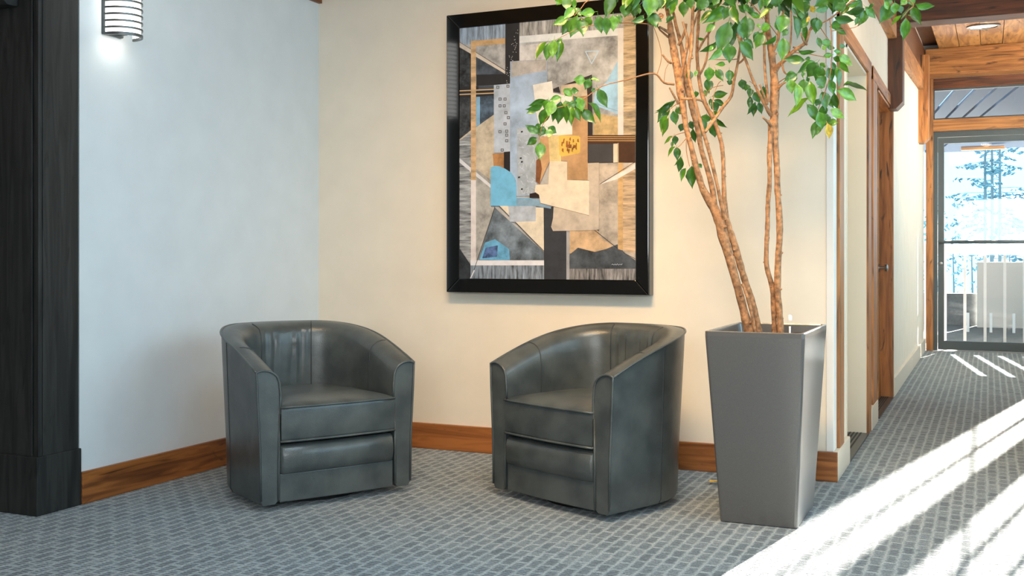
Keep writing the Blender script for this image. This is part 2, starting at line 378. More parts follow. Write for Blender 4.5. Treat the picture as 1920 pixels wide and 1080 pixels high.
# end door -------------------------------------------------------------
ed = struct(empty('door_1', ((Dx0+Dx1)/2, YE, 0))); ox = (Dx0+Dx1)/2
L = lambda x: x-ox
box('door_casing', (L(-.640), -.03, 0), (L(Dx0), .12, 3.0), M['trim_z'], ed, bevel=.004)
box('door_casing', (L(Dx1), -.03, 0), (L(Dx1+.07), .12, 3.0), M['trim_z'], ed, bevel=.004)
box('transom_rail', (L(Dx0), -.03, 2.415), (L(Dx1), .12, 2.545), M['beam_x'], ed, bevel=.004)
box('head_board', (L(Dx0), .0, 2.885), (L(Dx1), .12, 3.0), M['dark_beam'], ed)
k = MB(); k.box((L(Dx0), .01, 0), (L(-.523), .09, 2.415)); k.box((L(.458), .01, 0), (L(Dx1), .09, 2.415)); k.box((L(-.523), .01, 2.352), (L(.458), .09, 2.415)); k.obj('metal_frame', M['bronze'], ed)
k = MB(); k.box((L(-.518), .0, .015), (L(-.455), .055, 2.345)); k.box((L(.39), .0, .015), (L(.453), .055, 2.345)); k.box((L(-.455), .0, .015), (L(.39), .055, .112)); k.box((L(-.455), .0, 2.282), (L(.39), .055, 2.345))
k.obj('door_leaf', M['bronze'], ed)
box('pane', (L(-.46), .025, .105), (L(.395), .031, 2.29), M['glass'], ed)
k = MB(); k.box((L(Dx0), .02, 2.545), (L(Dx1), .07, 2.562)); k.box((L(Dx0), .02, 2.868), (L(Dx1), .07, 2.885)); k.box((L(Dx0), .02, 2.562), (L(Dx0)+.012, .07, 2.868)); k.obj('transom_frame', M['bronze'], ed)
box('transom_pane', (L(Dx0), .04, 2.55), (L(Dx1), .046, 2.88), M['glass'], ed)
MB().tube([(L(-.485), -.005, 1.197), (L(-.485), -.05, 1.197), (L(-.47), -.06, 1.197), (L(.42), -.06, 1.197), (L(.43), -.05, 1.197), (L(.43), -.005, 1.197)], .017, 10).obj('push_bar', M['bronze'], ed, smooth=True, sharp=50)
MB().tube([(L(-.487), .0, .96), (L(-.487), -.012, .96), (L(-.487), -.02, .96)], [.022, .022, .012], 14).obj('lock_cylinder', M['steel'], ed, smooth=True, sharp=40)

# recessed ceiling light -----------------------------------------------
lc = (-.05, 11.1); lz = cz(11.1)
dl = tag(empty('downlight', (lc[0], lc[1], lz)), 'round recessed ceiling light glowing warm among the timber planks', 'ceiling light')
k = MB(); N = 28
ring = [(.150, -.002), (.150, -.016), (.125, -.020), (.118, -.006)]
for i in range(N):
    a = 2*pi*i/N
    for r_, z_ in ring: k.v.append((r_*cos(a), r_*sin(a), z_+.047*r_*sin(a)))
for i in range(N):
    for j in range(3): k.f.append((i*4+j, ((i+1) % N)*4+j, ((i+1) % N)*4+j+1, i*4+j+1))
k.obj('trim_ring', M['steel'], dl, smooth=True, sharp=40)
k = MB(); k.v = [(.12*cos(2*pi*i/N), .12*sin(2*pi*i/N), -.007+.047*.12*sin(2*pi*i/N)) for i in range(N)]; k.f = [tuple(range(N))]
k.obj('lens', M['lamp'], dl)

# ------------------------------------------------------------------ dark timber post at the end of the left wall
pr = tag(empty('timber_post', (XL-.11, 3.28, 0)), 'dark stained timber post with plinth, capping the left wall', 'post')
po = Vector((XL-.11, 3.28, 0)); P3 = lambda x, y, z: (x-po.x, y-po.y, z)
box('core', P3(XL-.50, 3.195, 0), P3(XL-.004, 3.392, 3.04), M['post'], pr)
box('face_board', P3(XL-.52, 3.176, 0), P3(XL-.030, 3.196, 3.04), M['post'], pr, bevel=.003)
box('corner_strip', P3(XL-.024, 3.180, 0), P3(XL+.002, 3.2, 3.04), M['post'], pr, bevel=.003)
box('side_board', P3(XL-.006, 3.2, 0), P3(XL+.006, 3.385, 3.04), M['post'], pr, bevel=.003)
box('plinth', P3(XL-.54, 3.162, 0), P3(XL+.014, 3.394, .239), M['post'], pr, bevel=.004)
MB().prism([(3.02-po.y, 2.14), (3.12-po.y, 2.06), (3.172-po.y, 2.06), (3.172-po.y, 3.04), (3.02-po.y, 3.04)], 'X', XL-.40-po.x, XL-.10-po.x).obj('bracket', M['post'], pr, bevel=.006)

# ------------------------------------------------------------------ wall sconce
sy, sb = 3.575, 1.995
sr = tag(empty('wall_sconce', (XL, sy, sb)), 'half-round wall sconce with glowing white shade behind silver rings', 'wall lamp')
box('back_plate', (.0, -.058, .012), (.016, .058, .50), M['bronze'], sr, bevel=.004)
box('housing', (.016, -.045, .02), (.05, .045, .49), M['bronze'], sr)
def arc(r1, r2, n=20): return [(.045+r2*sin(pi*i/n), -r1*cos(pi*i/n)) for i in range(n+1)]
k = MB(); A = arc(.080, .098)
for z_ in (.004, .515):
    k.v += [(x, y, z_) for x, y in A]
n_ = len(A); k.f = [(i, i+1, n_+i+1, n_+i) for i in range(n_-1)]
k.obj('shade', M['shade'], sr, smooth=True)
outer, inner = arc(.088, .108), arc(.079, .097)
for i in range(19):
    k = MB(); z0 = i*.0285; h_ = .0085 if i else .012
    for z_ in (z0, z0+h_):
        k.v += [(x, y, z_) for x, y in outer]; k.v += [(x, y, z_) for x, y in inner]
    m_ = n_
    for q in range(n_-1):
        k.f += [(q, q+1, 2*m_+q+1, 2*m_+q), (m_+q+1, m_+q, 3*m_+q, 3*m_+q+1), (q+1, q, m_+q, m_+q+1), (2*m_+q, 2*m_+q+1, 3*m_+q+1, 3*m_+q)]
    k.f += [(0, 2*m_, 3*m_, m_), (m_-1, 2*m_-1, 4*m_-1, 3*m_-1)]
    k.obj('slat', M['slat'], sr, smooth=True, sharp=40)
pl = bpy.data.lights.new('sconce_bulb', 'SPOT'); pl.energy = .55; pl.color = (1, .86, .68); pl.spot_size = math.radians(150); pl.spot_blend = 1.0; pl.shadow_soft_size = .03
plo = bpy.data.objects.new('sconce_bulb', pl); COL.objects.link(plo); plo.location = (XL+.072, sy, sb+.03); plo.rotation_euler = (0, math.radians(18), 0)

# ------------------------------------------------------------------ framed picture
FY = 5.092
fr = tag(empty('framed_picture', (-2.09, YB, .855)), 'large abstract collage print in glossy black frame on back wall', 'picture')
fo = Vector((-2.09, YB, .855))
a = on_y(837, 29, FY); b = on_y(1216, 553, FY); i0 = on_y(861, 53, FY); i1 = on_y(1191.5, 523, FY)
x0, x1, z0, z1 = a.x, b.x, on_y(1000, 551, FY).z*.5+on_y(838, 547, FY).z*.5, a.z
ax0, ax1, az0, az1 = i0.x, i1.x, on_y(861, 522, FY).z, i0.z
FP = lambda x, z, y: (x-fo.x, y-fo.y, z-fo.z)
def rail(poly): return MB().prism([(p[0]-fo.x, p[1]-fo.z) for p in poly], 'Y', FY-fo.y, -.004).obj('frame_rail', M['frame'], fr, bevel=.004)
rail([(x0, z0), (ax0, az0), (ax0, az1), (x0, z1)]); rail([(x1, z0), (x1, z1), (ax1, az1), (ax1, az0)])
rail([(x0, z1), (ax0, az1), (ax1, az1), (x1, z1)]); rail([(x0, z0), (x1, z0), (ax1, az0), (ax0, az0)])
k = MB(); k.box((x1-fo.x, FY-fo.y+.006, z0-fo.z), (x1-fo.x+.004, -.004, z1-fo.z)); k.obj('edge_strip', M['frame_edge'], fr)
# the print: collage of flat coloured shapes
ART = MB(); amats = []; aidx = []; PMATS = {}
def paint(c, var=.10, sx=14, sz=14):
    key = (c, var, sx, sz)
    if key not in PMATS:
        kk = NT('print_ink'); kk.b.inputs['Roughness'].default_value = .5; kk.b.inputs['Specular IOR Level'].default_value = .3
        v = kk.coord((sx, sx, sz)); t = kk.n('ShaderNodeTexNoise'); t.inputs['Scale'].default_value = 1; t.inputs['Detail'].default_value = 7; t.inputs['Roughness'].default_value = .65; kk.l(v, t.inputs['Vector'])
        c = (c[0]*.95, c[1], min(255, c[2]*1.10)); d = tuple(max(0, q*(1-var*1.6)) for q in c); u = tuple(min(255, q*(1+var)) for q in c)
        kk.l(kk.ramp(t.outputs['Fac'], [(.32, lin(d)), (.5, lin(c)), (.68, lin(u))]), kk.b.inputs['Base Color'])
        PMATS[key] = len(amats); amats.append(kk.m)
    return PMATS[key]
layer = [0]
S1 = 796/420
def shape(pts, c, var=.10, sx=14, sz=14):
    layer[0] += 1; y = FY+.006-layer[0]*.00004
    vs_ = []
    for (u, v) in pts:
        p = on_y(820+u/S1, v/S1, FY); p.x = min(max(p.x, ax0), ax1); p.z = min(max(p.z, az0), az1)
        vs_.append(FP(p.x, p.z, y))
    ar = sum(vs_[i][0]*vs_[(i+1) % len(vs_)][2]-vs_[(i+1) % len(vs_)][0]*vs_[i][2] for i in range(len(vs_)))
    if ar < 0: vs_ = vs_[::-1]
    ART.add(vs_, [tuple(range(len(vs_)))]); aidx.append(paint(c, var, sx, sz))
def line(p, q, wd, c):
    dx, dy = q[0]-p[0], q[1]-p[1]; l_ = math.hypot(dx, dy); nx, ny = -dy/l_*wd/2, dx/l_*wd/2
    shape([(p[0]+nx, p[1]+ny), (q[0]+nx, q[1]+ny), (q[0]-nx, q[1]-ny), (p[0]-nx, p[1]-ny)], c, .02)
DK = (46, 44, 43); CR = (238, 224, 200); TAN = (204, 180, 150); GB = (166, 178, 184)
shape([(70, 90), (712, 40), (712, 1000), (70, 1000)], (186, 176, 160), .14, 8, 8)
shape([(70, 100), (240, 80), (240, 140), (70, 162)], (158, 166, 168), .22, 70, 8)
shape([(290, 80), (712, 45), (712, 125), (290, 150)], (176, 166, 150), .30, 70, 8)
shape([(660, 60), (712, 50), (712, 500), (660, 500)], (204, 172, 128), .22, 8, 60)
shape([(290, 152), (640, 123), (640, 482), (290, 482)], (186, 180, 168), .20, 9, 9)
shape([(290, 160), (390, 152), (390, 215), (290, 215)], (214, 202, 184), .12)
shape([(555, 400), (640, 415), (640, 482), (552, 482)], (212, 176, 118), .14)
shape([(560, 330), (600, 290), (640, 215), (640, 405), (552, 372)], (166, 200, 212), .10, 10, 10)
line((552, 365), (704, 415), 1.5, (150, 150, 146))
shape([(290, 128), (660, 98), (660, 124), (290, 152)], (240, 232, 214), .04)
shape([(640, 100), (660, 98), (660, 485), (640, 485)], (238, 222, 200), .05)
line((525, 182), (572, 180), 2.5, (196, 220, 226)); line((572, 180), (547, 226), 2.5, (196, 220, 226)); line((547, 226), (525, 182), 2.5, (196, 220, 226))
# left edge and upper left
shape([(70, 165), (118, 190), (118, 465), (70, 495)], (58, 58, 56), .5, 22, 22)
shape([(136, 160), (240, 155), (240, 252), (136, 190)], (178, 168, 152), .2)
shape([(136, 195), (238, 262), (136, 268)], (72, 76, 78), .35)
shape([(240, 75), (290, 70), (290, 215), (258, 218), (258, 300), (137, 305), (137, 265), (240, 262)], DK, .08)
shape([(70, 308), (202, 303), (202, 345), (70, 348)], DK, .1)
for y_ in (320, 333): line((70, y_+3), (202, y_-3), 4, (220, 176, 124))
for q in range(6): line((145, 306+q*2.2), (200, 304+q*2.2), .8, (110, 116, 118))
shape([(137, 344), (202, 338), (202, 408), (137, 452)], (78, 90, 98), .4, 14, 14)
shape([(137, 344), (150, 343), (150, 441), (137, 450)], (140, 176, 190), .08)
shape([(70, 495), (118, 462), (136, 452), (202, 405), (202, 545), (236, 545), (236, 602), (190, 600), (190, 650), (136, 612), (70, 570)], (208, 186, 152), .12)
shape([(70, 500), (118, 470), (118, 930), (70, 930)], (156, 152, 142), .35, 8, 70)
shape([(136, 600), (190, 640), (190, 735), (205, 740), (145, 925), (136, 925)], (178, 168, 150), .16)
shape([(195, 546), (236, 543), (236, 602), (200, 600)], (190, 132, 78), .12)
shape([(70, 150), (240, 252), (240, 262), (70, 168)], (222, 200, 170), .06); line((70, 150), (240, 250), 2, (90, 74, 60))
shape([(70, 562), (188, 655), (188, 668), (70, 578)], (232, 222, 208), .04)
shape([(118, 145), (136, 143), (136, 640), (118, 640)], (216, 172, 120), .14, 10, 30)
shape([(118, 145), (240, 135), (240, 155), (118, 164)], (216, 168, 110), .1)
shape([(118, 640), (136, 640), (136, 943), (118, 943)], (236, 216, 196), .06)
# specks on the black band
for q in range(46):
    t_ = R.random(); u = 286-t_*46+R.uniform(-9, 9); v = 120+t_*180+R.uniform(-25, 25)
    if 243 < u < 287: shape([(u, v), (u+2.4, v), (u+2.4, v+2.4), (u, v+2.4)], (196, 186, 170), .02)
# grey ruler panel with little squares
shape([(200, 302), (258, 297), (258, 541), (200, 543)], (190, 192, 190), .08)
for u, v in ((214, 310), (250, 306), (222, 352), (240, 352), (222, 376), (237, 376), (243, 400), (240, 440), (252, 418), (222, 468), (246, 480), (246, 466), (230, 533), (246, 500)):
    shape([(u-5, v-5), (u+5, v-5), (u+5, v+5), (u-5, v+5)], (70, 66, 62), .05); shape([(u-3, v-3), (u+3, v-3), (u+3, v+3), (u-3, v+3)], (182, 182, 178), .03)
shape([(236, 540), (258, 538), (258, 614), (236, 597)], (40, 34, 32), .05)
# tall blue-grey panel and the mosaic
shape([(258, 218), (390, 210), (390, 300), (352, 460), (355, 694), (282, 697), (278, 640), (258, 614)], (170, 182, 190), .14, 6, 6)
shape([(262, 219), (388, 211), (388, 250), (320, 262), (262, 275)], (190, 176, 158), .12)
shape([(282, 455), (357, 448), (352, 690), (284, 695)], (176, 178, 174), .10)
def mos(): 
    for q in range(44):
        u = R.uniform(286, 348); v = R.uniform(470, 688); a_ = R.uniform(0, pi); l_ = R.uniform(8, 18)
        line((u, v), (min(352, max(284, u+l_*cos(a_))), min(692, v+l_*sin(a_))), 1.6, (212, 212, 204))
    for u, v in ((296, 562), (300, 575), (300, 672), (290, 630), (340, 455), (300, 468)): shape([(u-3, v-2), (u+4, v-3), (u+4, v+2), (u-3, v+3)], (44, 40, 38), .05)
mos()
shape([(328, 688), (362, 682), (364, 703), (328, 703)], (44, 32, 28), .05)
# lower left
shape([(205, 738), (378, 895), (378, 928), (145, 926)], (104, 110, 110), .40, 9, 9)
shape([(150, 922), (170, 862), (205, 850), (255, 885), (258, 926)], (112, 170, 190), .14, 12, 12)
shape([(160, 918), (172, 880), (215, 872), (212, 912)], (84, 104, 136), .3, 30, 30)
shape([(218, 730), (382, 738), (382, 898), (300, 810)], (234, 212, 176), .06)
line((218, 730), (380, 893), 2, (60, 56, 52))
shape([(252, 730), (350, 730), (350, 786), (258, 789)], (184, 184, 180), .10)
shape([(70, 900), (118, 940), (380, 943), (380, 1000), (70, 1000)], (130, 134, 134), .35, 80, 9)
shape([(70, 880), (118, 940), (118, 1000), (70, 1000)], (52, 54, 54), .3)
shape([(118, 925), (380, 925), (380, 943), (118, 943)], (238, 226, 212), .04)
line((205, 735), (122, 985), 2, (56, 54, 52))
line((132, 960), (118, 990), 4, (232, 224, 210))
# lower right
shape([(470, 818), (560, 812), (640, 876), (640, 900), (470, 900)], (206, 166, 120), .14)
shape([(575, 580), (704, 578), (704, 990), (640, 885), (575, 840)], (196, 174, 146), .18, 9, 9)
shape([(660, 600), (712, 590), (712, 900), (660, 890)], (206, 168, 124), .18, 8, 70)
shape([(470, 905), (500, 880), (530, 888), (560, 895), (600, 885), (640, 868), (668, 900), (712, 925), (712, 1000), (470, 1000)], (80, 82, 82), .28, 10, 10)
shape([(470, 955), (712, 955), (712, 1000), (470, 1000)], (128, 120, 110), .4, 90, 9)
shape([(642, 578), (660, 578), (660, 890), (642, 885)], (214, 166, 106), .1, 10, 30)
shape([(577, 656), (712, 582), (712, 600), (640, 636)], (236, 222, 198), .05); line((577, 655), (704, 575), 2, (44, 40, 38))
line((555, 815), (642, 884), 2.2, (50, 48, 46)); line((660, 897), (704, 920), 2, (60, 56, 52))
shape([(378, 738), (420, 732), (420, 820), (460, 820), (460, 1000), (380, 1000)], (60, 60, 60), .08)
for u in (460, 464, 468): line((u, 820), (u, 1000), 1.4, (214, 208, 198)); 
# cyan quarter
shape([(190, 595), (205, 589), (222, 591), (242, 600), (262, 613), (276, 632), (281, 660), (281, 702), (330, 704), (362, 712), (405, 728), (404, 742), (350, 732), (190, 731)], (122, 186, 206), .05)
shape([(282, 704), (362, 708), (405, 728), (404, 742), (350, 732), (282, 730)], (140, 164, 172), .08)
# centre
shape([(340, 302), (408, 288), (412, 330), (482, 345), (482, 482), (400, 486), (370, 484), (352, 400)], (240, 226, 202), .05)
shape([(412, 316), (432, 308), (437, 329), (413, 325)], (50, 46, 44), .05)
shape([(440, 305), (535, 288), (535, 372), (480, 420), (480, 345), (440, 335)], (208, 182, 146), .1)
shape([(366, 488), (400, 482), (480, 478), (480, 345), (535, 340), (535, 640), (462, 640), (462, 572), (400, 572), (362, 657), (350, 640)], (200, 152, 102), .12, 8, 8)
shape([(352, 570), (366, 560), (372, 600), (364, 655), (350, 645)], (136, 84, 50), .15)
shape([(395, 485), (440, 480), (440, 575), (400, 572)], (236, 202, 132), .08)
shape([(432, 484), (440, 480), (502, 483), (508, 488), (508, 542), (500, 546), (445, 556), (434, 552)], (238, 190, 86), .05)
for q in range(22):
    u = R.uniform(441, 500); v = R.uniform(490, 535)
    shape([(u, v), (u+R.uniform(3, 6), v+R.uniform(-2, 2)), (u+R.uniform(2, 7), v+R.uniform(10, 16)), (u-1, v+R.uniform(8, 14))], (166, 96, 44), .2)
shape([(450, 302), (550, 265), (552, 482), (536, 482), (534, 340), (530, 290)], (54, 47, 44), .06)
shape([(535, 480), (712, 480), (712, 510), (535, 510)], (84, 52, 30), .06)
for v in (486, 493, 500): line((535, v), (712, v), 2.4, (222, 168, 106))
shape([(535, 511), (626, 511), (626, 578), (535, 578)], (72, 68, 66), .06)
shape([(626, 511), (641, 510), (641, 577), (626, 578)], (228, 206, 170), .05); line((643, 508), (643, 578), 2, (226, 196, 140))
shape([(645, 509), (712, 507), (712, 577), (645, 577)], (78, 48, 30), .08)
shape([(535, 580), (575, 578), (575, 815), (560, 818), (412, 821), (405, 806), (412, 775), (414, 735), (540, 766), (540, 640), (535, 640)], (208, 184, 154), .08)
shape([(400, 572), (462, 574), (462, 640), (540, 642), (540, 766), (368, 722), (362, 692), (347, 682), (350, 657), (395, 655)], (240, 216, 178), .05)
line((368, 722), (540, 766), 1.6, (150, 120, 90))
# faint pale signature squiggle
sg = [(620, 941), (624, 938), (628, 942), (632, 938), (636, 942), (641, 937), (644, 942), (649, 939), (655, 941), (658, 937)]
for p, q in zip(sg, sg[1:]): line(p, q, 1.3, (206, 204, 200))
me = bpy.data.meshes.new('print'); me.from_pydata(ART.v, [], ART.f)
for m_ in amats: me.materials.append(m_)
for p, i in zip(me.polygons, aidx): p.material_index = i
link('print', me, None, fr)
box('backing', FP(x0+.01, z0+.01, FY+.012), FP(x1-.01, z1-.01, YB-.003), M['black'], fr)

# ------------------------------------------------------------------ tub chairs
def chair(name, label, loc, rz, depth=.72, W=.355):
    root = tag(empty(name, loc, rz), label, 'armchair', 'leather tub armchairs')
    yf, yb, n = -depth/2, depth/2, 2.35
    b_ = .40; y0 = yb-b_
    st = []                                              # stations of the outer plan, right front -> back -> left front
    for i in range(7): st.append((W, yf+(y0-yf)*i/7))
    NA = 72
    for i in range(NA+1):
        t = pi*i/NA; c, s = cos(t), sin(t)
        st.append((W*math.copysign(abs(c)**(2/n), c), y0+b_*abs(s)**(2/n)))
    for i in range(1, 8): st.append((-W, y0+(yf-y0)*i/7))
    P = [Vector((x, y, 0)) for x, y in st]
    L_ = [0]
    for i in range(1, len(P)): L_.append(L_[-1]+(P[i]-P[i-1]).length)
    tot = L_[-1]; nor = []
    for i in range(len(P)):
        d = (P[min(i+1, len(P)-1)]-P[max(i-1, 0)]).normalized(); nor.append(Vector((-d.y, d.x, 0)))   # points inward
    def H(i):
        u = L_[i]/tot; u = min(u, 1-u)*2                 # 0 at the arm fronts, 1 at the back
        q = min(1, u/.78); return .578+.158*(1-(1-q)**1.75)
    Z0 = .03
    def prof(i):
        h = H(i); u = L_[i]/tot; bk = max(0, 1-abs(u-.5)/.30)  # 1 at the back
        pl_ = .0
        if abs(P[i].x) < .165 and P[i].y > 0:
            pl_ = .008*math.sin(P[i].x*112+.6*math.sin(P[i].x*37))*(1-(abs(P[i].x)/.165)**4)
        fl_ = .014+.010*bk; T_ = .086+.030*bk
        return [(.014+.02*bk, Z0), (.004+.02*bk, Z0+.02), (.004-fl_*.2+.012*bk, .25), (-fl_*.8, h-.10), (-fl_, h-.020), (-fl_-.002, h-.004), (.004, h+.002), (.020, h+.003), (.5*T_, h-.002),
                (.72*T_, h-.012), (T_-.010, h-.026), (T_-.001+pl_*.6, h-.050), (T_+.004+pl_, h-.10), (T_+.004+pl_*.7, h-.19), (T_+.001, .40), (T_-.004, .20), (T_-.005, Z0+.015), (T_-.02, Z0)]
    V = []; NP = 18
    for i in range(len(P)):
        for t, z in prof(i): V.append(P[i]+nor[i]*t+Vector((0, 0, z)))
    Fc = []
    for i in range(len(P)-1):
        for j in range(NP):
            j2 = (j+1) % NP; Fc.append((i*NP+j, i*NP+j2, (i+1)*NP+j2, (i+1)*NP+j))
    Fc.append(tuple(range(NP))[::-1]); e = (len(P)-1)*NP; Fc.append(tuple(e+j for j in range(NP)))
    k = MB(); k.v = [tuple(v) for v in V]; k.f = Fc; k.obj('shell', M['leather'], root, smooth=True, sharp=48)
    # piping: along the outer rim and round the front face of both arms
    k = MB(); rim = [V[i*NP+5] for i in range(len(P))]
    k.tube(rim, .0055, 6)
    k.obj('rim_piping', M['leather'], root, smooth=True)
    for q in (0, len(P)-1):
        out = Vector((0, -.002, 0)); k = MB(); k.tube([V[q*NP+j]+out for j in range(1, NP-1)], .0050, 6); k.obj('arm_piping', M['leather'], root, smooth=True)
    # seams
    def seam(i, j0, j1, off=.0005): 
        k = MB(); k.tube([V[i*NP+j]+nor[i]*off for j in range(j0, j1+1)], .0028, 5); k.obj('seam', M['seam'], root, smooth=True)
    def near(x, right=True):
        c = [i for i in range(len(P)) if P[i].y > y0-.001]; return min(c, key=lambda i: abs(P[i].x-x))
    for x in (.17, -.17): seam(near(x), 8, 15)
    for i in (6, len(P)-7): seam(i, 6, 15)
    for i in (10, len(P)-11): seam(i, 0, 5)
    # seat cushion
    T_ = .086; cx, cy = 0, -.07
    C = []; fy = yf-.012; hw = W-T_-.003
    for i in range(9):
        x = hw*(-1+2*i/8); C.append((x, fy-.012*(1-(x/hw)**2)))
    for i in range(1, 5): C.append((hw, fy+(y0-fy)*i/5))
    for i in range(0, 21):
        t = pi*i/20; c, s = cos(t), sin(t); C.append((hw*math.copysign(abs(c)**(2/n), c), y0+(b_-T_-.02)*abs(s)**(2/n)))
    for i in range(1, 5): C.append((-hw, y0+(fy-y0)*i/5))
    lay = [(.90, .276), (.975, .280), (.995, .296), (1.0, .35), (1.0, .408), (.992, .424), (.965, .432), (.85, .443), (.6, .457), (.3, .464)]
    k = MB(); nc = len(C)
    for s_, z in lay: k.v += [(cx+(x-cx)*s_, cy+(y-cy)*s_, z) for x, y in C]
    for a_ in range(len(lay)-1):
        for i in range(nc): k.f.append((a_*nc+i, a_*nc+(i+1) % nc, (a_+1)*nc+(i+1) % nc, (a_+1)*nc+i))
    k.f.append(tuple((len(lay)-1)*nc+i for i in range(nc))); k.f.append(tuple(range(nc))[::-1])
    cu = k.obj('seat_cushion', M['leather'], root, smooth=True, sharp=60)
    for z in (.425, .285):
        k = MB(); k.tube([(x*.998, y-.002, z) for x, y in [C[-2], C[-1]]+C[:9]+[C[9], C[10]]], .0048, 6); k.obj('piping', M['leather'], cu, smooth=True)
    # padded roll below the cushion and flat apron
    k = MB(); pr_ = [(yf+.05, .268), (yf+.012, .268), (yf-.008, .255), (yf-.016, .225), (yf-.016, .185), (yf-.008, .155), (yf+.012, .142), (yf+.05, .142)]
    xs = [(-hw, .8), (-hw+.012, 1), (-hw*.5, 1), (0, 1), (hw*.5, 1), (hw-.012, 1), (hw, .8)]
    for x, f_ in xs: k.v += [(x, yf+.05+(y-yf-.05)*f_ - .008*(1-(x/hw)**2), .205+(z-.205)*(.9+.1*f_)) for y, z in pr_]
    m_ = len(pr_)
    for i in range(len(xs)-1):
        for j in range(m_): k.f.append((i*m_+j, i*m_+(j+1) % m_, (i+1)*m_+(j+1) % m_, (i+1)*m_+j))
    k.f.append(tuple(range(m_))[::-1]); k.f.append(tuple((len(xs)-1)*m_+j for j in range(m_)))
    k.obj('front_roll', M['leather'], root, smooth=True, sharp=50)
    k = MB(); ap = []
    for i in range(9):
        x = hw*(-1+2*i/8); ap.append((x, yf+.004-.010*(1-(x/hw)**2)))
    ap += [(hw, yf+.06), (-hw, yf+.06)]
    k.prism(ap, 'Z', .034, .150).obj('apron', M['leather'], root, bevel=.004)
    k = MB(); k.tube([(0, 0, .0), (0, 0, .012), (0, 0, .03), (0, 0, .06)], [.25, .25, .20, .20], 32).obj('swivel_base', M['black'], root, smooth=True, sharp=40)
    k = MB(); bp = [tuple((P[i]+nor[i]*.05).xy) for i in range(0, len(P), 3)]; k.prism(bp, 'Z', .04, .06).obj('underside', M['black'], root)
    return root
def front_left(P, ang, wd, d):
    a_ = math.radians(ang); return (P[0]+wd/2*cos(a_)-d/2*sin(a_), P[1]+wd/2*sin(a_)+d/2*cos(a_), 0)
CW, CD = .71, .66
chair('tub_armchair', 'charcoal leather tub armchair at left, turned to the right, near left wall', front_left((-2.707, 3.567), 60, CW, CD), math.radians(60), CD)
chair('tub_armchair', 'charcoal leather tub armchair beside the tall grey planter, turned to the left', front_left((-1.993, 4.280), -24.2, .70, .64), math.radians(-24.2), .64, .35)

# ------------------------------------------------------------------ potted ficus
px0, py0, PH = -.822, 4.418, .757
pf = tag(empty('potted_ficus', (px0, py0, 0)), 'tall weeping fig with bare tan stems in tapered grey planter', 'potted plant')
tw, td, bw, bd_ = .38, .60, .30, .43
k = MB()
def rect(a_, b_, z, r=.012):
    o = []
    for sx, sy_, a0 in ((1, 1, 0), (-1, 1, pi/2), (-1, -1, pi), (1, -1, 3*pi/2)):
        for i in range(4):
            t = a0+pi/2*i/3; o.append((sx*(a_/2-r)+r*cos(t), sy_*(b_/2-r)+r*sin(t), z))
    return o
rings = [rect(bw-.02, bd_-.02, 0), rect(bw, bd_, .004), rect(bw+(tw-bw)*.03, bd_+(td-bd_)*.03, .03), rect(tw, td, PH-.02), rect(tw, td, PH-.002), rect(tw-.004, td-.004, PH), rect(tw-.022, td-.022, PH),
         rect(tw-.026, td-.026, PH-.004), rect(tw-.05, td-.05, PH-.07)]
for r_ in rings: k.v += r_
nr = 16
for i in range(len(rings)-1):
    for j in range(nr): k.f.append((i*nr+j, i*nr+(j+1) % nr, (i+1)*nr+(j+1) % nr, (i+1)*nr+j))
k.f.append(tuple(range(nr))[::-1])
k.obj('planter', M['planter'], pf)
g = []; NG = 24; k = MB()
for i in range(NG+1):
    for j in range(NG+1): k.v.append(((tw-.045)*(i/NG-.5), (td-.045)*(j/NG-.5), PH-.055+R.uniform(-.006, .01)))
for i in range(NG):
    for j in range(NG): q = i*(NG+1)+j; k.f.append((q, q+NG+1, q+NG+2, q+1))
k.obj('soil', M['soil'], pf, smooth=True)
for i in range(26):
    x, y = R.uniform(-.16, .16), R.uniform(-.26, .26); s_ = R.uniform(.010, .022); a_ = R.uniform(0, pi); k = MB()
    k.prism([(x+s_*cos(a_+t)*(1+R.uniform(-.2, .2)), y+.5*s_*sin(a_+t)) for t in (0, 1.3, 2.4, 3.6, 5)], 'Z', PH-.052, PH-.040+R.uniform(0, .008)).obj('bark_chip', M['bark'] if R.random() < .4 else M['soil'], pf)
rel = lambda p: Vector(p)-Vector((px0, py0, 0))
gx = rel(at(1481, 606, 4.36)); 
k = MB(); k.tube([(gx.x, gx.y, PH-.06), (gx.x, gx.y, PH+.03)], .0085, 10).obj('water_gauge', M['glass'], pf, smooth=True, sharp=40)
k = MB(); k.tube([(gx.x, gx.y, PH+.03), (gx.x, gx.y, PH+.045), (gx.x, gx.y, PH+.052)], [.009, .009, .005], 10).obj('gauge_cap', M['white'], pf, smooth=True, sharp=40)
k = MB(); k.tube([(gx.x, gx.y, PH-.05), (gx.x, gx.y, PH+.005)], .004, 8).obj('gauge_float', M['white'], pf, smooth=True)
DB = 4.36
def smoothpath(pts, per=5):
    out = []
    for i in range(len(pts)-1):
        p0, p1, p2, p3 = pts[max(i-1, 0)], pts[i], pts[i+1], pts[min(i+2, len(pts)-1)]
        for q in range(per):
            t = q/per; out.append(tuple(.5*((2*b)+(-a+c)*t+(2*a-5*b+4*c-d)*t*t+(-a+3*b-3*c+d)*t**3) for a, b, c, d in zip(p0, p1, p2, p3)))
    out.append(tuple(pts[-1])); return out
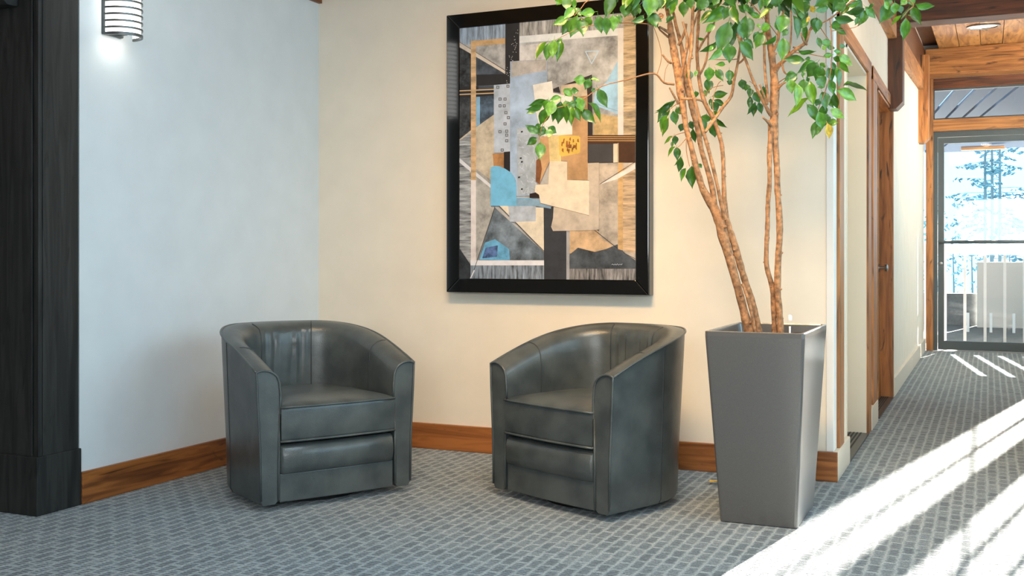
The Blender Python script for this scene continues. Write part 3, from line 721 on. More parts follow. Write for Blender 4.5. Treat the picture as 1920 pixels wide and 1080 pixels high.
def stem(name, pts, mat, n=9, knobby=0.0, per=4):
    """pts: (x, y, radius px, depth offset m)"""
    sp = smoothpath([tuple(map(float, p)) for p in pts], per); P_ = []; r_ = []
    for x, y, rr, dd in sp:
        d = DB+dd; P_.append(rel(at(x, y, d))); r_.append(max(.0009, rr*d/F*(1+R.uniform(-knobby, knobby))))
    mb = MB().tube(P_, r_, n)
    if name == 'trunk':
        for q in range(3, len(P_)-4, 5):
            a_ = R.uniform(0, 2*pi); dv = Vector((cos(a_), sin(a_), .45)).normalized(); c = P_[q]
            mb.tube([c, c+dv*r_[q]*1.25, c+dv*r_[q]*1.5], [r_[q]*.42, r_[q]*.34, r_[q]*.18], 6)
    return mb.obj(name, mat, pf, smooth=True, sharp=70)
B = M['bark']; KN = .10
stem('trunk', [(1406, 626, 9, 0), (1399, 600, 8.5, 0), (1388, 557, 8, 0), (1371, 495, 8, 0), (1358, 450, 9.5, 0), (1348, 412, 9.5, 0), (1334, 381, 9, 0), (1318, 355, 6.5, -.01), (1305, 312, 5.5, -.02), (1296, 275, 5, -.03), (1288, 245, 5, -.03), (1283, 215, 5.5, -.03), (1277, 175, 8, -.02), (1272, 139, 8, -.01), (1266, 108, 7, 0), (1261, 80, 6.5, .01), (1257, 52, 5.5, .01), (1254, 30, 4, .02), (1244, -5, 3.5, .04), (1230, -60, 3, .06)], B, 10, KN)
stem('trunk', [(1424, 626, 6, .02), (1419, 600, 6, .02), (1409, 560, 6, .02), (1398, 530, 6, .02), (1386, 490, 6.5, .01), (1376, 455, 6.5, .01), (1366, 425, 6, .01), (1360, 395, 5, .02), (1357, 345, 4, .03), (1356, 300, 3.8, .04), (1353, 270, 4, .04), (1346, 246, 4, .05), (1337, 222, 4, .05), (1326, 202, 4, .06), (1318, 183, 4, .06), (1312, 155, 3.6, .07), (1308, 120, 3.2, .07), (1307, 90, 3, .08), (1309, 55, 2.8, .09), (1311, 20, 2.6, .1), (1316, -40, 2.2, .12)], B, 9, KN)
stem('trunk', [(1416, 626, 3.5, -.03), (1410, 590, 3.5, -.03), (1401, 556, 3.5, -.03), (1392, 532, 3, -.02)], B, 8, KN)
stem('trunk', [(1341, 390, 6, .02), (1335, 350, 5, .03), (1324, 310, 4.8, .04), (1315, 280, 4.8, .04), (1309, 245, 5, .04), (1302, 220, 5, .04), (1295, 193, 5, .03), (1289, 165, 5, .03), (1284, 130, 5, .03), (1280, 100, 4, .04), (1275, 75, 3.6, .05), (1268, 50, 3, .06), (1262, 20, 2.5, .08)], B, 9, KN)
stem('trunk', [(1360, 412, 4, -.03), (1351, 375, 3.6, -.04), (1341, 330, 3.4, -.05), (1329, 282, 3.4, -.06), (1317, 241, 3.3, -.07), (1307, 204, 3.3, -.07), (1297, 170, 3.3, -.07), (1291, 130, 3.3, -.06), (1296, 95, 3, -.06), (1298, 60, 3, -.05), (1299, 20, 2.8, -.05), (1302, -40, 2.4, -.04)], B, 9, KN)
stem('trunk', [(1464, 626, 6.2, 0), (1462, 590, 6, 0), (1458, 545, 6, 0), (1459, 490, 6, 0), (1462, 440, 6.2, 0), (1461, 400, 6, 0), (1458, 358, 5.6, 0), (1457, 320, 5.6, 0), (1455, 286, 6, 0), (1452, 240, 7, 0), (1452, 199, 8, 0), (1453, 165, 8, 0), (1451, 139, 7.5, 0), (1448, 111, 6.5, 0), (1444, 83, 5.5, .01), (1440, 56, 5, .02), (1438, 25, 4, .02), (1436, -40, 3.2, .04)], B, 10, KN)
stem('trunk', [(1452, 626, 5, .02), (1451, 585, 5, .02), (1448, 540, 4.8, .02), (1438, 502, 4.8, .01), (1437, 470, 4.4, .01), (1439, 425, 4.4, 0), (1440, 380, 4.2, 0), (1443, 340, 4.2, -.01), (1443, 290, 4.6, -.01), (1445, 250, 5, -.01), (1444, 226, 5, 0)], B, 9, KN)
BR = [
 [(1322, 248, 3, -.07), (1341, 222, 3, -.04), (1356, 200, 3, 0), (1371, 180, 3, .02), (1376, 152, 2.8, .03), (1381, 130, 2.6, .03), (1386, 100, 2.4, .03), (1392, 60, 2, .04)],
 [(1445, 216, 4, -.01), (1436, 200, 3.4, -.03), (1422, 173, 3, -.05), (1410, 146, 2.8, -.06), (1400, 118, 2.6, -.07), (1391, 95, 2.6, -.08), (1382, 60, 2.2, -.09)],
 [(1385, 119, 2, .03), (1393, 112, 2, .01), (1401, 98, 1.8, 0), (1404, 80, 1.6, -.01)],
 [(1450, 140, 5, 0), (1459, 124, 4.6, -.02), (1470, 114, 4.2, -.04), (1486, 98, 3.6, -.06), (1503, 86, 3.4, -.08), (1512, 78, 3, -.09), (1518, 58, 2.4, -.1), (1528, 40, 2, -.1)],
 [(1441, 192, 3, -.02), (1437, 160, 2.8, -.03), (1434, 130, 2.6, -.03), (1433, 90, 2.6, -.02), (1433, 55, 2.4, -.02)],
 [(1439, 196, 2.2, -.05), (1431, 175, 2, -.07), (1424, 158, 1.6, -.08)],
 [(1445, 236, 3.2, -.01), (1439, 228, 2.6, -.04), (1430, 220, 1.6, -.06)],
 [(1458, 168, 3, -.01), (1464, 160, 2.6, -.03), (1473, 154, 1.6, -.05)],
 [(1505, 84, 2.4, -.08), (1498, 92, 2.2, -.06), (1487, 88, 1.6, -.05)],
 [(1513, 84, 2.2, -.09), (1506, 75, 2, -.1), (1502, 62, 1.4, -.1)],
 [(1478, 106, 2, -.05), (1482, 80, 1.8, -.05), (1484, 50, 1.4, -.05), (1483, 20, 1.2, -.04)],
 [(1466, 118, 2, -.04), (1470, 134, 1.8, -.06), (1476, 140, 1.4, -.06)],
 [(1268, 115, 3, 0), (1258, 118, 2.4, -.02), (1250, 112, 2, -.03), (1242, 102, 1.6, -.03)],
 [(1256, 62, 3.4, 0), (1246, 56, 2.4, -.02), (1236, 50, 2, -.03)],
 [(1272, 85, 3, 0), (1283, 62, 2.8, -.02), (1286, 45, 3, -.02)],
 [(1275, 150, 3, -.02), (1286, 100, 2.8, -.05), (1288, 70, 2.6, -.06), (1280, 40, 2, -.07)],
 [(1309, 95, 2.2, .07), (1320, 75, 2, .05), (1332, 58, 1.6, .04), (1340, 40, 1.3, .03)],
 [(1312, 140, 2.4, .07), (1322, 120, 2.2, .05), (1327, 95, 2, .05), (1328, 60, 1.6, .05)],
 [(1272, 195, 2.4, -.03), (1263, 178, 2.2, -.05), (1255, 164, 1.6, -.06)],
 [(1277, 185, 2.6, -.05), (1305, 186, 2.4, -.07), (1318, 190, 2, -.02)],
 [(1298, 110, 2.4, -.06), (1292, 80, 2.2, -.04), (1300, 50, 2, -.03), (1310, 20, 1.8, -.02)],
 [(1447, 100, 3.4, 0), (1458, 78, 3, -.02), (1461, 52, 2.8, -.02), (1470, 20, 2.2, -.02)],
]
for b in BR: stem('branch', b, B, 7, .08, 3)
TW = [
 [(1264, 158, 2.4, -.03), (1245, 155, 2, -.05), (1232, 140, 1.9, -.06), (1220, 138, 1.9, -.07), (1208, 140, 1.7, -.08), (1168, 151, 1.2, -.1), (1128, 162, 1.0, -.11), (1093, 186, .9, -.12), (1060, 198, .8, -.12), (1039, 206, .8, -.12), (1017, 235, .7, -.13), (1011, 262, .6, -.13)],
 [(1253, 70, 2.2, .01), (1238, 57, 1.6, -.01), (1224, 46, 1.2, -.03), (1158, 43, .9, -.06), (1113, 47, .8, -.08), (1084, 54, .7, -.08), (1061, 65, .6, -.09), (1040, 76, .5, -.09)],
 [(1244, 10, 1.8, 0), (1200, -20, 1.4, -.04), (1150, -18, 1.2, -.06), (1103, 1, .9, -.08), (1090, 15, .8, -.09), (1076, 30, .7, -.1)],
 [(1288, 250, 1, -.03), (1287, 282, .8, -.05), (1293, 312, .7, -.06)],
 [(1288, 258, .9, -.03), (1276, 272, .7, -.05), (1268, 278, .6, -.06)],
 [(1285, 248, .9, -.03), (1270, 252, .7, -.05), (1255, 260, .6, -.06)],
 [(1276, 190, 1, -.03), (1262, 200, .8, -.05), (1250, 210, .7, -.06)],
 [(1232, 139, .9, -.06), (1240, 110, .7, -.05), (1236, 80, .6, -.05), (1218, 30, .6, -.05)],
 [(1245, 155, .7, -.05), (1248, 130, .6, -.05), (1258, 112, .6, -.04)],
 [(1519, 56, 1.6, -.1), (1540, 44, 1.2, -.12), (1558, 34, 1.5, -.14), (1577, 19, 1.6, -.16), (1602, 0, 1.5, -.18), (1640, -12, 1.4, -.2)],
 [(1556, 36, 1.2, -.14), (1559, 60, 1.1, -.16), (1560, 97, 1.1, -.17), (1558, 130, 1, -.17), (1551, 160, .9, -.17), (1540, 190, .8, -.17), (1531, 212, .7, -.17)],
 [(1530, 40, 1, -.1), (1545, 62, .8, -.12), (1555, 76, .6, -.13)],
 [(1560, 58, .7, -.16), (1590, 54, .7, -.2), (1606, 50, .6, -.22), (1611, 42, .5, -.22)],
 [(1486, 98, 1.1, -.06), (1510, 100, .9, -.1), (1535, 105, .8, -.13), (1555, 108, .7, -.15)],
 [(1640, -12, 1.3, -.2), (1690, -4, 1.2, -.22), (1713, 9, 1, -.24), (1702, 20, .8, -.25), (1693, 32, .7, -.25)],
 [(1452, 160, 1.1, 0), (1475, 145, .9, -.05), (1495, 138, .7, -.08)],
 [(1340, 222, .9, -.04), (1336, 190, .8, -.02), (1345, 160, .7, .0), (1352, 152, .6, 0)],
 [(1320, 180, .9, .05), (1335, 165, .8, .02), (1356, 160, .6, 0)],
 [(1386, 110, 1, .03), (1370, 112, .9, .01), (1350, 112, .8, -.02), (1330, 111, .6, -.03)],
 [(1424, 172, .8, -.05), (1415, 160, .6, -.07), (1405, 152, .5, -.08)],
 [(1459, 68, .8, -.02), (1430, 30, .8, -.05), (1408, 10, .7, -.07)],
 [(1400, 0, .9, -.06), (1418, 16, .8, -.06), (1430, 36, .6, -.06)],
]
for b in TW: stem('twig', b, M['twig'], 5, .05, 3)

# leaves: base and tip in the photograph, apparent width; each one a mesh of its own
def leaf_mat(name, c, r=.32):
    k = NT(name); k.b.inputs['Roughness'].default_value = r; k.b.inputs['Specular IOR Level'].default_value = .6
    v = k.coord((1, 1, 1)); t = k.n('ShaderNodeTexNoise'); t.inputs['Scale'].default_value = 3; k.l(v, t.inputs['Vector'])
    k.l(k.ramp(t.outputs['Fac'], [(.35, lin(tuple(q*.82 for q in c))), (.65, lin(tuple(min(255, q*1.12) for q in c)))]), k.b.inputs['Base Color'])
    k.b.inputs['Transmission Weight'].default_value = 0
    return k.m
LM = {'g': leaf_mat('leaf_green', (80, 132, 30)), 'd': leaf_mat('leaf_deep_green', (58, 104, 22)), 'l': leaf_mat('leaf_light_green', (108, 154, 48)),
      'y': leaf_mat('leaf_yellow', (238, 190, 70)), 'o': leaf_mat('leaf_brown', (190, 124, 70))}
def leaf_mesh(key, droop, fold):
    st = [(0, .035), (.08, .18), (.22, .40), (.38, .50), (.55, .46), (.70, .32), (.82, .16), (.92, .055), (1.0, .0)]
    v = []; f = []
    for t, hw_ in st:
        z = -droop*t*t+.03*sin(t*9); v += [(-hw_, t, z+fold*hw_), (0, t, z), (hw_, t, z+fold*hw_)]
    for i in range(len(st)-1):
        a_ = i*3; f += [(a_, a_+1, a_+4, a_+3), (a_+1, a_+2, a_+5, a_+4)]
    # petiole
    n0 = len(v); v += [(-.018, 0, 0), (.018, 0, 0), (.012, -.2, .02), (-.012, -.2, .02)]; f.append((n0+3, n0+2, n0+1, n0))
    me = bpy.data.meshes.new('leaf'); me.from_pydata(v, [], f); me.materials.append(LM[key])
    for p in me.polygons: p.use_smooth = True
    me.validate(); return me
LMESH = {kx: [leaf_mesh(kx, dr, fo_) for dr, fo_ in ((.12, .25), (.25, .35), (.04, .15))] for kx in LM}
Rt, Up, Fw = Vector((cos(T), sin(T), 0)), Vector((0, 0, 1)), Vector((-sin(T), cos(T), 0))
leaves = []
def leaf_basis(bx, by, tx, ty, wpx, d):
    p, q = at(bx, by, d), at(tx, ty, d); q = p+(q-p)*1.22; ln = (q-p).length
    wm = 1.42*wpx*d/F
    yv = (q-p).normalized()
    tilt = R.uniform(-.35, .35)                       # the tip swings towards or away from the viewer
    yv = (yv+Fw*tilt).normalized(); ln = ln/math.sqrt(1/(1+tilt*tilt))
    full = max(wm, .46*ln); c = min(1, wm/full); th = math.acos(c)*R.choice((-1, 1))+R.uniform(-.12, .12)
    toward = -Fw
    xv = yv.cross(toward).normalized(); zv = xv.cross(yv).normalized()
    if zv.dot(toward) < 0: zv = -zv; xv = -xv
    x2 = xv*cos(th)+zv*sin(th); z2 = zv*cos(th)-xv*sin(th)
    m = Matrix(((x2.x*full, yv.x*ln, z2.x*ln, p.x), (x2.y*full, yv.y*ln, z2.y*ln, p.y), (x2.z*full, yv.z*ln, z2.z*ln, p.z), (0, 0, 0, 1)))
    return m
def leaf(bx, by, tx, ty, wpx, key=None, dd=None):
    d = DB+(dd if dd is not None else R.uniform(-.16, .12))
    if key is None: key = R.choice('ggggddl')
    m = leaf_basis(bx, by, tx, ty, wpx, d)
    o = bpy.data.objects.new('leaf', R.choice(LMESH[key])); COL.objects.link(o); o.parent = pf
    m.translation -= Vector((px0, py0, 0)); o.matrix_local = m; leaves.append(o)
def batch(x0, y0, s, rows, dd=None):
    for r_ in rows:
        bx, by, tx, ty, w_ = r_[:5]; key = r_[5] if len(r_) > 5 else None
        leaf(x0+bx/s, y0+by/s, x0+tx/s, y0+ty/s, w_/s, key, dd if dd is None else dd+R.uniform(-.05, .05))
batch(980, 0, 6.75, [(310, 530, 175, 720, 62), (340, 540, 305, 725, 85), (400, 500, 380, 690, 85, 'l'), (480, 510, 440, 730, 88, 'd'), (500, 490, 430, 555, 45),
 (480, -30, 440, 45, 80), (560, -30, 560, 110, 95), (650, -20, 655, 90, 45), (650, 100, 535, 225, 82), (670, 100, 730, 200, 60), (910, 150, 745, 180, 82, 'g'),
 (565, 235, 415, 300, 82, 'g'), (600, 260, 515, 410, 85), (690, 200, 620, 420, 125, 'g'), (745, 230, 760, 430, 105, 'd'), (850, 210, 800, 335, 85), (955, 200, 995, 380, 105, 'd'),
 (1050, 210, 1065, 395, 92, 'd'), (1145, 195, 1150, 360, 105, 'g'), (1195, 190, 1240, 280, 72, 'd'), (1320, 40, 1300, 185, 115), (1430, 10, 1415, 190, 105, 'd'), (1470, 100, 1480, 165, 42),
 (1530, 190, 1430, 300, 55), (1545, 245, 1400, 270, 60), (1600, 170, 1690, 320, 112, 'd'), (1700, 235, 1760, 262, 30), (1785, 190, 1710, 222, 55, 'o'), (1620, -40, 1600, 170, 150), (1700, -40, 1700, 110, 130), (1400, -60, 1380, 60, 110),
 (1870, -20, 1830, 90, 70), (1860, 200, 1830, 280, 40)], -.08)
batch(980, 140, 6.75, [(790, 75, 665, 62, 92, 'g'), (850, 50, 800, 165, 80), (860, 60, 960, 70, 35), (880, 170, 905, 212, 40), (950, 178, 1055, 375, 95, 'd'), (830, 360, 990, 540, 52, 'd'), (740, 440, 890, 592, 92, 'd'),
 (640, 270, 722, 450, 75, 'd'), (700, 285, 750, 440, 95, 'g'), (650, 420, 712, 558, 80, 'd'), (620, 400, 605, 600, 75), (560, 390, 560, 580, 65, 'd'), (540, 330, 570, 435, 82), (620, 330, 645, 405, 80), (480, 340, 455, 575, 110, 'd'),
 (430, 400, 388, 565, 62), (385, 330, 330, 500, 105, 'l'), (310, 420, 235, 602, 100, 'g'), (320, 315, 290, 430, 85), (290, 320, 105, 390, 62, 'g'), (250, 385, 75, 445, 52), (190, 430, 70, 478, 52), (485, 290, 360, 322, 65), (540, 265, 600, 190, 95, 'g'), (612, 205, 692, 205, 62, 'd'),
 (232, 632, 160, 665, 45), (205, 745, 60, 655, 75, 'd'), (270, 655, 220, 765, 82, 'd'), (320, 668, 412, 725, 82, 'd'), (345, 690, 330, 785, 72), (180, 800, 75, 875, 72, 'd'), (228, 858, 218, 1050, 98, 'g')], -.12)
batch(980, 140, 6.75, [(1885, 325, 1700, 470, 28), (1855, 380, 1735, 565, 92, 'd'), (1835, 510, 1750, 680, 58), (1845, 550, 1780, 745, 62, 'd')], .05)
batch(1220, 150, 5.142, [(240, 190, 75, 290, 25), (215, 225, 105, 300, 35), (215, 300, 240, 412, 62, 'd'), (250, 262, 292, 325, 60, 'd'), (300, 268, 322, 325, 42), (210, 540, 145, 605, 24), (232, 535, 240, 612, 46, 'd'), (210, 590, 205, 642, 20), (240, 645, 168, 715, 24), (250, 648, 256, 755, 52, 'd'),
 (290, 730, 242, 815, 20), (300, 752, 280, 865, 46, 'd'), (340, 850, 290, 952, 35), (398, 830, 398, 1012, 60, 'd'), (372, 880, 372, 960, 55, 'd'), (412, 835, 422, 912, 40, 'd'), (458, 808, 492, 842, 28),
 (310, 420, 290, 485, 52, 'd'), (380, 398, 402, 465, 50, 'd'), (410, 470, 430, 582, 34, 'd'), (470, 350, 498, 522, 58, 'd'), (540, 330, 528, 402, 70), (600, 420, 622, 532, 72, 'd'), (640, 370, 702, 455, 28, 'd'), (645, 310, 598, 322, 28),
 (612, 192, 702, 245, 42, 'd'), (600, 212, 640, 288, 62, 'd'), (595, 160, 722, 128, 55, 'd'), (580, 180, 572, 245, 26), (550, -10, 556, 112, 66, 'd'), (735, 12, 788, 30, 40, 'd'), (430, 108, 442, 158, 42), (520, 98, 532, 152, 36), (500, 380, 458, 482, 40),
 (875, -5, 890, 75, 58, 'd'), (922, 40, 912, 95, 60), (962, 80, 950, 155, 46, 'd'), (962, 158, 955, 262, 40, 'd'), (1000, 118, 1042, 205, 72, 'd'), (1010, 210, 948, 312, 40, 'd'), (1040, 215, 1066, 312, 46, 'd'), (1005, 230, 985, 335, 40, 'd'), (1085, 60, 1102, 182, 60, 'd')], .10)
batch(1220, 0, 7.2, [(1040, 90, 1000, 235, 92, 'd'), (1100, 78, 1150, 305, 75, 'd'), (1050, 300, 930, 640, 165, 'd'), (1080, 300, 1075, 620, 130, 'd'), (1165, 240, 1100, 490, 85, 'd'), (1285, 215, 1300, 490, 150, 'd'), (1200, 300, 1272, 490, 120, 'd'), (1000, 95, 775, 295, 115), (960, 55, 700, 62, 42),
 (860, 165, 675, 265, 62), (862, 318, 755, 425, 72, 'g'), (725, 525, 640, 518, 26), (940, 480, 1012, 625, 80, 'd'), (1055, 590, 1070, 805, 135, 'd'), (885, 555, 718, 692, 52), (965, 640, 808, 802, 72), (840, 618, 788, 685, 40), (1195, 555, 1372, 765, 115, 'd'), (1255, 535, 1385, 625, 80), (1510, 440, 1420, 630, 105, 'd'), (1455, 425, 1400, 545, 72),
 (1005, 870, 898, 872, 48), (530, 955, 520, 1075, 72), (790, 905, 792, 1065, 102, 'g'), (880, 935, 955, 1075, 82, 'd'), (1062, 945, 1062, 1085, 82, 'd'), (620, 950, 600, 1025, 35),
 (440, 20, 440, 205, 102, 'd'), (530, -20, 540, 105, 92, 'd'), (370, -10, 228, 105, 62), (335, 30, 278, 175, 52), (320, 200, 218, 295, 28), (15, 175, 62, 345, 112, 'd'), (100, -20, 130, 105, 130), (640, -10, 720, 120, 100, 'd'), (760, -20, 700, 110, 90), (900, -40, 850, 60, 80),
 (1110, 15, 978, 62, 50), (1180, 75, 1275, 155, 62), (1340, 195, 1475, 225, 60), (1625, 128, 1478, 215, 52), (1450, 318, 1462, 375, 40), (1565, 325, 1528, 425, 85), (1795, 205, 1750, 405, 135, 'g'), (1720, 50, 1742, 185, 42, 'd'), (1505, -10, 1482, 115, 75, 'd'), (1580, -10, 1640, 95, 105), (1690, -30, 1690, 80, 120, 'd'),
 (1790, 515, 1772, 775, 125, 'g'), (1690, 470, 1560, 600, 50), (1300, 100, 1390, 200, 70, 'd'), (1250, 60, 1330, 140, 60)], -.10)
batch(1380, 0, 7.2, [(830, 0, 900, 215, 180, 'g'), (990, 25, 880, 140, 90, 'd'), (960, 130, 860, 235, 110, 'd'), (1240, -20, 1080, 75, 112), (1245, 100, 1068, 152, 70), (1005, 85, 1062, 152, 60, 'y'), (770, 215, 852, 465, 92, 'd'), (760, 105, 862, 295, 28, 'd'), (965, 248, 878, 365, 82), (890, 325, 942, 525, 72), (990, 220, 962, 290, 30, 'y'), (1058, 245, 1018, 335, 52),
 (1085, 235, 1075, 425, 92, 'd'), (1122, 258, 1112, 395, 72, 'd'), (1380, 40, 1432, 145, 120, 'd'), (1500, 80, 1640, 40, 70), (1540, 55, 1440, 175, 60), (1530, 150, 1765, 175, 115, 'd'), (1700, 200, 1620, 315, 62, 'd'), (1745, 145, 1680, 315, 92, 'd'), (1330, 232, 1562, 275, 72), (1390, 258, 1492, 292, 42),
 (1412, 330, 1278, 362, 92), (1340, 378, 1465, 455, 60, 'd'), (1100, 505, 1137, 628, 52, 'd'), (1225, 525, 1220, 625, 115, 'g'), (1170, 625, 1198, 672, 40, 'l'), (1388, 622, 1472, 620, 48, 'd'), (840, 678, 1045, 705, 28), (925, 815, 698, 790, 92), (1002, 785, 938, 800, 36),
 (1385, 750, 1545, 860, 95), (1400, 830, 1502, 965, 50), (1195, 852, 1150, 905, 62), (1285, 835, 1342, 945, 50), (1060, 830, 868, 958, 92), (1100, 845, 1000, 1005, 140, 'd'), (1155, 895, 1100, 1055, 120, 'd'), (1240, 915, 1302, 1065, 92, 'd'), (1372, 895, 1382, 1045, 60), (905, 965, 900, 1045, 40), (810, 1000, 675, 1085, 112, 'g'),
 (1450, 30, 1520, -40, 60), (1600, 20, 1700, 90, 90), (1230, 640, 1320, 650, 45), (1320, 690, 1420, 700, 50), (700, 400, 640, 470, 60), (560, 250, 640, 420, 130, 'g'), (450, 330, 340, 400, 80), (1180, 760, 1290, 740, 50), (1310, 780, 1400, 820, 60, 'd')], -.14)
batch(1380, 130, 7.2, [(825, 68, 678, 145, 85), (720, 138, 760, 295, 100), (812, 198, 822, 455, 102, 'l'), (912, 135, 898, 295, 102), (1000, 165, 1022, 448, 92, 'g'), (985, 388, 768, 585, 60, 'g'), (958, 475, 1085, 675, 102, 'd'), (1160, 305, 1205, 505, 115, 'd'), (1195, 228, 1105, 245, 40), (1262, 138, 1325, 308, 82), (1330, 318, 1372, 505, 62), (1275, 540, 1435, 645, 95, 'l'), (1180, 478, 1172, 628, 90),
 (1110, 575, 1182, 768, 120, 'g'), (1225, 598, 1200, 745, 92), (1100, 688, 1052, 895, 82, 'g'), (1132, 758, 1100, 865, 52), (1372, 720, 1252, 712, 72, 'l'), (1228, 728, 1282, 905, 82, 'y'), (1355, 285, 1622, 385, 115, 'l'), (1448, 222, 1742, 215, 36), (1240, 378, 1292, 505, 40), (1382, -5, 1392, 205, 62, 'd'), (1105, 95, 1182, 215, 112, 'd'), (950, 105, 985, 165, 40, 'd'), (1120, 400, 1090, 480, 70)], -.17)
batch(1560, 0, 9.0, [(1245, 305, 1245, 610, 122, 'g'), (1345, 105, 1465, 375, 100, 'd'), (1305, 98, 1195, 290, 50, 'd'), (1410, 68, 1695, 105, 78, 'g'), (1175, 255, 1008, 415, 36), (1055, 45, 1072, 205, 112), (975, 95, 828, 335, 180, 'd'), (1150, 95, 1172, 205, 80), (1275, 258, 1432, 345, 28, 'l'), (880, 25, 965, 135, 80), (690, 50, 635, 135, 40), (560, 115, 732, 265, 100), (545, 148, 235, 225, 60), (595, 178, 478, 385, 100, 'd'),
 (440, 288, 402, 405, 60, 'd'), (1000, -30, 900, 60, 100, 'd'), (1250, -20, 1180, 70, 90), (1330, -20, 1360, 80, 90)], -.22)
# above the photograph's edge the crown goes on: too many to tell apart, one joined part
k = MB(); st = [(0, .03), (.22, .22), (.45, .25), (.72, .15), (1, 0)]
for i in range(520):
    bx = R.gauss(1400, 120); by = R.uniform(-290, -12); ang = R.gauss(pi/2, .6); ln = R.uniform(30, 46)
    m = leaf_basis(bx, by, bx+ln*cos(ang), by+ln*sin(ang), ln*R.uniform(.2, .5), DB+R.gauss(0, .16)); v = []
    if min((m @ Vector((0, 1, 0))).y, m.translation.y) < 3.4 or max((m @ Vector((0, 1, 0))).y, m.translation.y) > 5.08: continue
    for t, hw_ in st: v += [m @ Vector((-hw_*2, t, .1*hw_)), m @ Vector((0, t, -.1*t*t)), m @ Vector((hw_*2, t, .1*hw_))]
    k.add([rel(q) for q in v], [f for a_ in range(0, 12, 3) for f in ((a_, a_+1, a_+4, a_+3), (a_+1, a_+2, a_+5, a_+4))])
cr = k.obj('crown_foliage', LM['d'], pf, smooth=True); cr['kind'] = 'stuff'
# fallen leaf
fl = bpy.data.objects.new('fallen_leaf', LMESH['y'][2]); COL.objects.link(fl)
q = floor_at(1331, 909); fl.matrix_world = Matrix.Translation((q.x, q.y, .012)) @ Matrix.Rotation(math.radians(-35), 4, 'Z') @ Matrix.Diagonal((.05, .07, .07, 1))
tag(fl, 'small yellow fallen leaf on the carpet left of the planter', 'leaf')

# ------------------------------------------------------------------ beyond the glass
struct(box('floor_balcony', (-4, YE+.15, -.12), (6, 18.2, -.03), M['deck']))
struct(box('floor_ground', (-60, 18.2, -3.2), (60, 120, -3.0), plain('pale_ground', (150, 150, 146), .9)))
# canopy of boards over the balcony, with open slits between four of them
cn = tag(empty('canopy', (0, YE+.2, 3.05)), 'blue grey board canopy over the balcony, seen through the transom', 'canopy')
sl = math.radians(8.5)
def cb(x0, x1, y0=.0, y1=9.5):
    sh = lambda x, y: min(.64, x-(y)*math.tan(sl))
    return MB().prism([(sh(x0, y0), y0), (sh(x1, y0), y0), (sh(x1, y1), y1), (sh(x0, y1), y1)], 'Z', 0, .04).obj('board', M['blind'], cn)
gx0 = -.36-3.55*math.tan(sl)+(12.31+3.55-YE-.2)*math.tan(sl)   # first slit
edges = [gx0+i*.232 for i in range(5)]
cb(-3.6, edges[0]-.022)
for i in range(4): cb(edges[i]+.022, edges[i+1]-.022)
cb(edges[4]+.022, 1.30)
for y0, y1 in ((0, .9), (3.0, 9.5)):
    MB().box((-3.6, y0, .041), (.62, y1, .06)).obj('cover_board', M['blind'], cn)
tb0, tb1 = on_y(1802, 276, 21.5).x, on_y(1884, 276, 21.5).x
MB().prism([(8.52, -.06), (8.66, -.06), (8.70, 0), (8.52, 0)], 'X', tb0, tb1).obj('orange_bar', M['beam_x'], cn, bevel=.01)  # orange wood-toned bar added below the far boards
struct(box('wall_sun_block', (.66, YE+.15, -.1), (.78, 18.2, 4.8), M['plaster']))  # unseen wall added to keep the low sun off the end door
# railing
YR = 14.2
rl = tag(empty('balcony_railing', (0, YR, -.03)), 'white balcony railing with thin upright bars outside the glass door', 'railing')
def railing(root, y, xs, ztop, zr0, zr1, th):
    if zr1 > zr0: box('top_rail', (-3.2, y-.03, zr0), (.62, y+.03, zr1), M['white'], root)
    for x in xs: box('baluster', (x-th/2, y-th/2, 0), (x+th/2, y+th/2, ztop), M['white'], root)
xs = [on_y(p, 500, YR).x for p in (1772, 1809, 1847, 1884, 1921)]; st_ = xs[1]-xs[0]; xs = [xs[0]-st_*i for i in (4, 3, 2, 1)]+xs
railing(rl, 0, xs, 1.10, 1.10, 1.22, .033)
YR2 = 16.5
r2 = tag(empty('stair_railing', (0, YR2, -.03)), 'low row of pale uprights behind the balcony railing', 'railing')
xs = [on_y(p, 500, YR2).x for p in (1815, 1858, 1901)]; railing(r2, 0, xs, .27, .25, .25, .035)
# low grey and white parapets beyond
pw_ = tag(box('parapet', (on_y(1772, 600, 18.1).x-2, 18.05, -.03), (on_y(1832, 600, 18.1).x, 18.2, .46), plain('grey_boarding', (96, 100, 102), .8, noise=.1)), 'grey boarded parapet low behind the left balcony bars', 'parapet')
pw2 = tag(box('planter_box', (on_y(1832, 600, 17.8).x, 17.6, -.03), (.64, 18.0, .95), plain('pale_render', (214, 208, 200), .8)), 'pale rendered block low behind the right balcony bars', 'parapet')
# house and tree
HX = on_y(1878, 400, 62).x
hs = tag(empty('house', (HX, 62, -3)), 'pale distant house with dark roof beyond the railing at right', 'house')
hm = plain('house_wall', (206, 214, 218), .8); hr = plain('house_roof', (70, 96, 112), .8); hg = plain('house_window', (96, 130, 146), .3)
box('wall', (-1.1, -3, 0), (6.2, 3, 6.3), hm, hs)
MB().prism([(-3.6, 6.3), (3.6, 6.3), (0, 7.3)], 'X', -.1, 6.6).obj('roof', hr, hs)
for i in range(5): box('window', (-.35+i*.95, -3.05, 5.2), (.35+i*.95, -2.98, 5.65), hg, hs)
box('balcony_band', (-1.3, -3.3, 4.3), (6.4, -3.0, 4.9), M['white'], hs)
TX = on_y(1846, 400, 40).x
tr = tag(empty('conifer_tree', (TX, 40, -3)), 'tall thin conifer with layered branches outside the glass door', 'tree')
tm = plain('hazy_bark', (84, 108, 120), .9); nm = plain('hazy_needles', (78, 122, 140), .9, noise=.15, ns=3)  # blue outdoor haze mixed into the bark and needle colours
TK = ((0, 10.2), (.22, 9.8), (.46, 9.4))
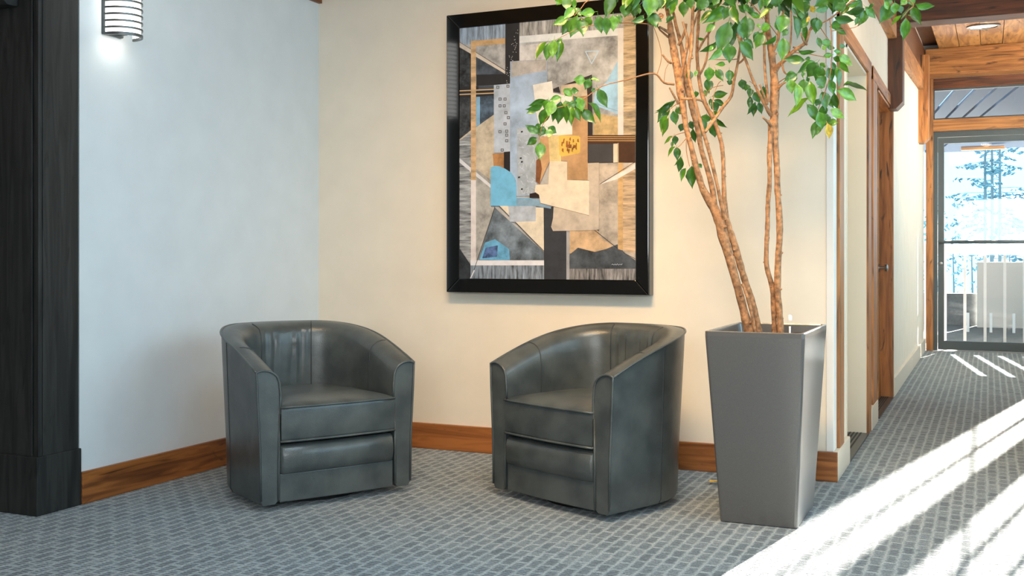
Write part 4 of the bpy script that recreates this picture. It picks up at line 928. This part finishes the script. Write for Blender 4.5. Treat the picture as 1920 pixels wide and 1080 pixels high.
for x, h_ in TK: MB().tube([(x, 0, 0), (x+.02, 0, h_*.6), (x, 0, h_)], [.07, .05, .02], 8).obj('trunk', tm, tr, smooth=True)
k = MB()
for i in range(150):
    z = R.uniform(3.9, 9.6); cx_ = R.choice(TK)[0]; a_ = R.uniform(0, 2*pi); rr = R.uniform(.5, 1.0)*(.45+1.15*(1-(z-3.9)/7.5)); tilt = R.uniform(-.25, .05)
    p0 = Vector((cx_, 0, z)); p1 = Vector((cx_+rr*cos(a_), rr*sin(a_), z+tilt*rr)); k.tube([p0, (p0+p1)/2+Vector((0, 0, .05)), p1], [.014, .010, .004], 3, cap=False)
    for q in range(9):
        t = R.uniform(.35, 1.05); c = p0.lerp(p1, t)+Vector((R.uniform(-.08, .08), R.uniform(-.1, .1), R.uniform(-.06, .03))); ln = R.uniform(.05, .14)
        u = Vector((R.uniform(-1, 1), R.uniform(-1, 1), R.uniform(-.4, .4)))*ln; v2 = Vector((R.uniform(-.3, .3), R.uniform(-.3, .3), 1))*ln*.35
        k.add([c-u, c+v2, c+u, c-v2, c+Vector((0, .04, 0))], [(0, 1, 4), (1, 2, 4), (2, 3, 4), (3, 0, 4)])
nd = k.obj('needles', nm, tr); nd['kind'] = 'stuff'
hd = tag(empty('hedge', (0, 34, -3)), 'pale bushy hedge low outside to the left of the conifer', 'hedge')
k = MB(); hx0, hx1 = on_y(1752, 400, 34).x, on_y(1842, 400, 34).x
for i in range(900):
    x, y = R.uniform(hx0-.6, hx1+2.6), R.uniform(-.5, .5); top = 5.6 if x < hx1 else 3.4
    z = R.uniform(1.8, top)*(1-.06*R.random()); a_, b_ = R.uniform(0, 6.3), R.uniform(-1, 1); s_ = R.uniform(.06, .14)
    k.add([(x, y, z), (x+s_*cos(a_), y+s_*sin(a_), z+s_*b_), (x+s_*cos(a_+.8), y+s_*sin(a_+.8), z+s_*(b_+.5)), (x+.1*s_, y-.2*s_, z+.5*s_)], [(0, 1, 2), (0, 2, 3), (0, 3, 1), (1, 3, 2)])
fo2 = k.obj('foliage', nm, hd); fo2['kind'] = 'stuff'
for i in range(5): MB().tube([(hx0+i*.5, 0, 0), (hx0+i*.5+.05, .05, 2), (hx0+i*.5, 0, 4.6)], [.05, .04, .01], 6).obj('stem', tm, hd)
